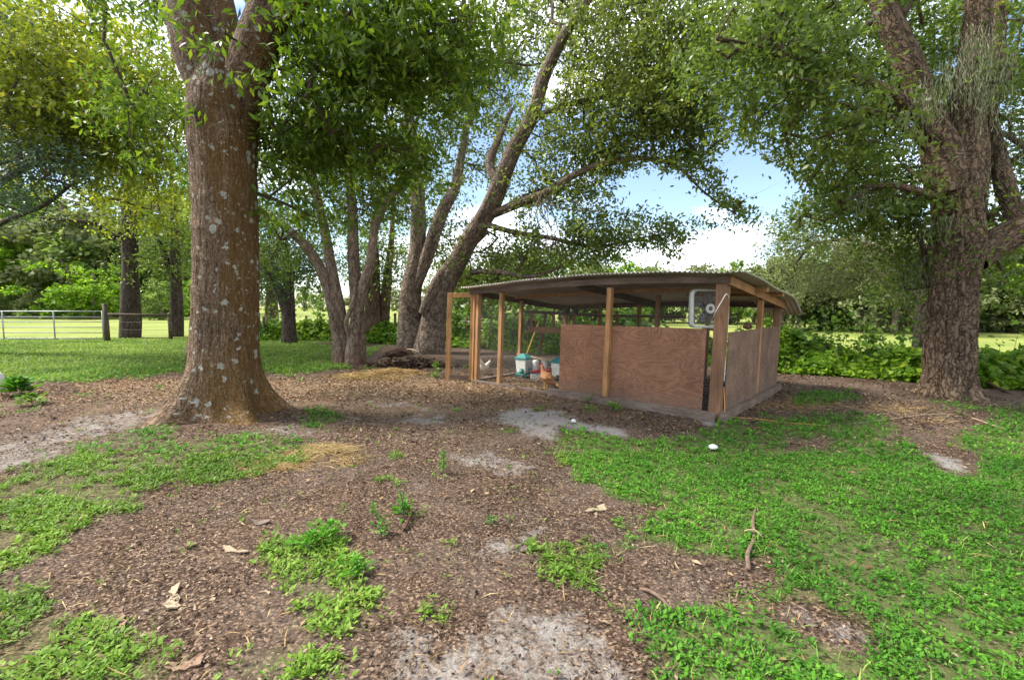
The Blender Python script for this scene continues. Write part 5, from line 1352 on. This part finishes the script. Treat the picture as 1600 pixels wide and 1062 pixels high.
crooked('dark_limb', [P(1545, 598, 9.2), P(1570, 612, 8.9), P(1605, 628, 8.5)], [.03, .035, .03], 'dark_bark_piece', 'dark bare limb slanting through the vines right of the right oak', 'branch', 8, .15, 3)
crooked('dark_stick', [gp(640, 690, .02), gp(652, 693, .02)], [.012, .01], 'dark_bark_piece', 'tiny dark stick in the mulch right of the straw patch', 'stick', 6, .2)
crooked('mulch_stick', [gp(632, 832, .02), gp(638, 820, .03), gp(643, 808, .02)], [.012, .015, .01], 'dark_bark_piece', 'dark stick beside the small spreading weed', 'stick', 6, .2)
# bark pieces big enough to tell apart
def bark_piece(pts, label, mat='bark_piece', th=.004):
    q = np.array([gp(*p_, .004) for p_ in pts]); c_ = q.mean(0); m_ = 5; ring = []
    for i in range(len(q)):                                   # ragged outline
        a, b = q[i], q[(i + 1) % len(q)]
        for k in range(m_): ring.append(a + (b - a) * k / m_ + (b - a)[[1, 0, 2]] * [1, -1, 0] * rng.normal() * .06 + rng.normal(size=3) * [.004, .004, 0])
    ring = np.array(ring); n_ = len(ring); ax = q[1] - q[0] if np.linalg.norm(q[1] - q[0]) < np.linalg.norm(q[2] - q[1]) else q[2] - q[1]
    ax = ax / np.linalg.norm(ax); lift = np.abs((ring - c_) @ ax)
    curl = .02 * (lift / lift.max()) ** 2
    top = ring + np.stack([0 * curl, 0 * curl, th + curl + rng.random(n_) * .004], 1); mid = c_ + (top - c_) * [.5, .5, 1]; mid[:, 2] = c_[2] + th + curl * .4
    bot = ring + np.stack([0 * curl, 0 * curl, curl * .7], 1)
    mb = MB(); mb.add([tuple(p_) for p_ in bot] + [tuple(p_) for p_ in top] + [tuple(p_) for p_ in mid] + [tuple(c_ + [0, 0, th])],
           [(i, (i + 1) % n_, n_ + (i + 1) % n_, n_ + i) for i in range(n_)] + [(n_ + i, n_ + (i + 1) % n_, 2 * n_ + (i + 1) % n_, 2 * n_ + i) for i in range(n_)]
           + [(2 * n_ + i, 2 * n_ + (i + 1) % n_, 3 * n_) for i in range(n_)] + [tuple(reversed(range(n_)))])
    mb.build('bark_piece', M[mat], None, label=label, cat='bark piece', group='loose pieces of bark')
for pts, lab, mt in (
    ([(264, 925), (272, 918), (282, 950), (272, 956)], 'narrow grey piece of bark standing out in the left mulch', 'pale_stick'),
    ([(178, 955), (192, 951), (198, 976), (188, 985)], 'pinkish brown piece of bark above the left weeds', 'bark_piece'),
    ([(250, 1048), (290, 1036), (322, 1028), (316, 1042), (270, 1056)], 'largest curled bark strip at the bottom edge', 'bark_piece'),
    ([(90, 972), (102, 975), (108, 1010), (98, 1012)], 'dark upright bark piece among the bottom left weeds', 'dark_bark_piece'),
    ([(350, 858), (388, 862), (384, 867), (350, 864)], 'flat pale bark sliver in the centre left mulch', 'pale_stick'),
    ([(288, 853), (305, 847), (308, 852), (292, 858)], 'small orange brown bark flake left of the pale sliver', 'bark_piece'),
    ([(388, 815), (410, 812), (424, 816), (404, 822)], 'grey olive flat bark piece in the mulch', 'sill'),
    ([(914, 798), (944, 791), (948, 796), (920, 803)], 'tan bark sliver at the left edge of the right hand grass', 'pale_stick'),
    ([(1018, 750), (1022, 744), (1026, 752)], 'tiny curled tan bark flake in the right hand grass', 'pale_stick')):
    bark_piece(pts, lab, mt)
mb = MB(); q = gp(1114, 702, .02); mb.lathe((q[0], q[1], q[2]), [(.03, 0), (.06, .01), (.055, .035), (.02, .055)], 9)
mb.build('pale_stone', M['white'], None, True, label='white stone lying in the grass before the corner post', cat='stone')
mb = MB(); q = gp(896, 661, .01); mb.lathe((q[0], q[1], q[2]), [(.02, 0), (.04, .01), (.03, .04), (.01, .05)], 9)
mb.build('pale_stone', M['white'], None, True, label='small white stone on the bright sand before the coop', cat='stone')
mb = MB(); q = gp(-6, 612, .0); mb.lathe((q[0], q[1], q[2]), [(.1, 0), (.13, .05), (.13, .3), (.08, .38), (.02, .4)], 14)
mb.build('white_jug', M['white'], None, True, label='pale plastic object cut by the left edge beside the grass tuft', cat='container')

# small upright weeds
def weed(px, py, h, label, n=26, L=.05, spread=.03, mat='clover'):
    b = gp(px, py, 0); o = thing('weed_plant', label, 'weed', b, 'small upright weeds in the mulch')
    top = b + [rng.normal() * .03, rng.normal() * .03, h]
    mb = MB(); mb.tube([tuple(b), tuple((b + top) / 2 + [.01, 0, 0]), tuple(top)], [.005, .004, .002], 5); mb.build('stem', M['green_handle'], o)
    t = rng.random(n) ** .8; c_ = b + (top - b) * t[:, None]; a = rng.uniform(0, 2 * PI, n)
    d = np.stack([np.cos(a), np.sin(a), rng.uniform(-.1, .7, n)], 1); c_ = c_ + d * spread * (1 - t[:, None]) * rng.random((n, 1))
    me = leaf_mesh('leaves', c_, d, rng.normal(size=(n, 3)) * .3 + [0, 0, 1], L * (1.3 - .7 * t), L * .45 * (1.3 - .6 * t), np.clip(rng.normal(.4, .2, n), 0, 1), .15)
    link('leaves', me, M[mat], o, kind='stuff')
weed(692, 738, .28, 'tallest narrow green weed standing alone in the central mulch', 60, .05, .04)
weed(596, 838, .24, 'narrow green weed standing right of the leafy patch', 50, .05, .05)
weed(630, 808, .22, 'small weed with low spreading side shoots', 40, .05, .05)
weed(632, 803, .07, 'flat spreading shoots at the base of the small weed', 60, .06, .16)
weed(770, 818, .05, 'little rosette weed between the mulch and the grass', 26, .035, .05)
weed(922, 628, .14, 'feathery pale weed tuft growing against the coop sill', 90, .06, .14, 'clover_b')
weed(960, 640, .1, 'low yellowish weed tuft by the coop sill near the middle post', 80, .07, .2, 'clover_b')
weed(470, 568, .3, 'broad leaved weed left of the multi stemmed tree', 70, .1, .2, 'vine_leaf')
weed(438, 582, .18, 'pale leaved low weed at the edge of the litter', 50, .09, .18, 'vine_leaf')
weed(632, 572, .25, 'fresh green shoot in front of the fallen log', 60, .07, .12, 'vine_leaf')
weed(682, 590, .4, 'tall loose grassy weed beside the open coop door', 70, .1, .12, 'clover_b')
weed(30, 618, .32, 'arching grassy clump at the left edge', 160, .2, .25, 'clover')
weed(50, 632, .2, 'lower trailing clump below the arching grass at the left edge', 90, .13, .2, 'clover_b')
weed(510, 845, .14, 'dense bushy weed at the top of the leafy patch', 120, .05, .14, 'clover')
weed(480, 860, .12, 'dense bushy weed in the leafy patch left of centre', 120, .055, .16, 'clover')
weed(545, 900, .1, 'rounded low weed in the middle of the leafy patch', 100, .05, .16, 'clover')
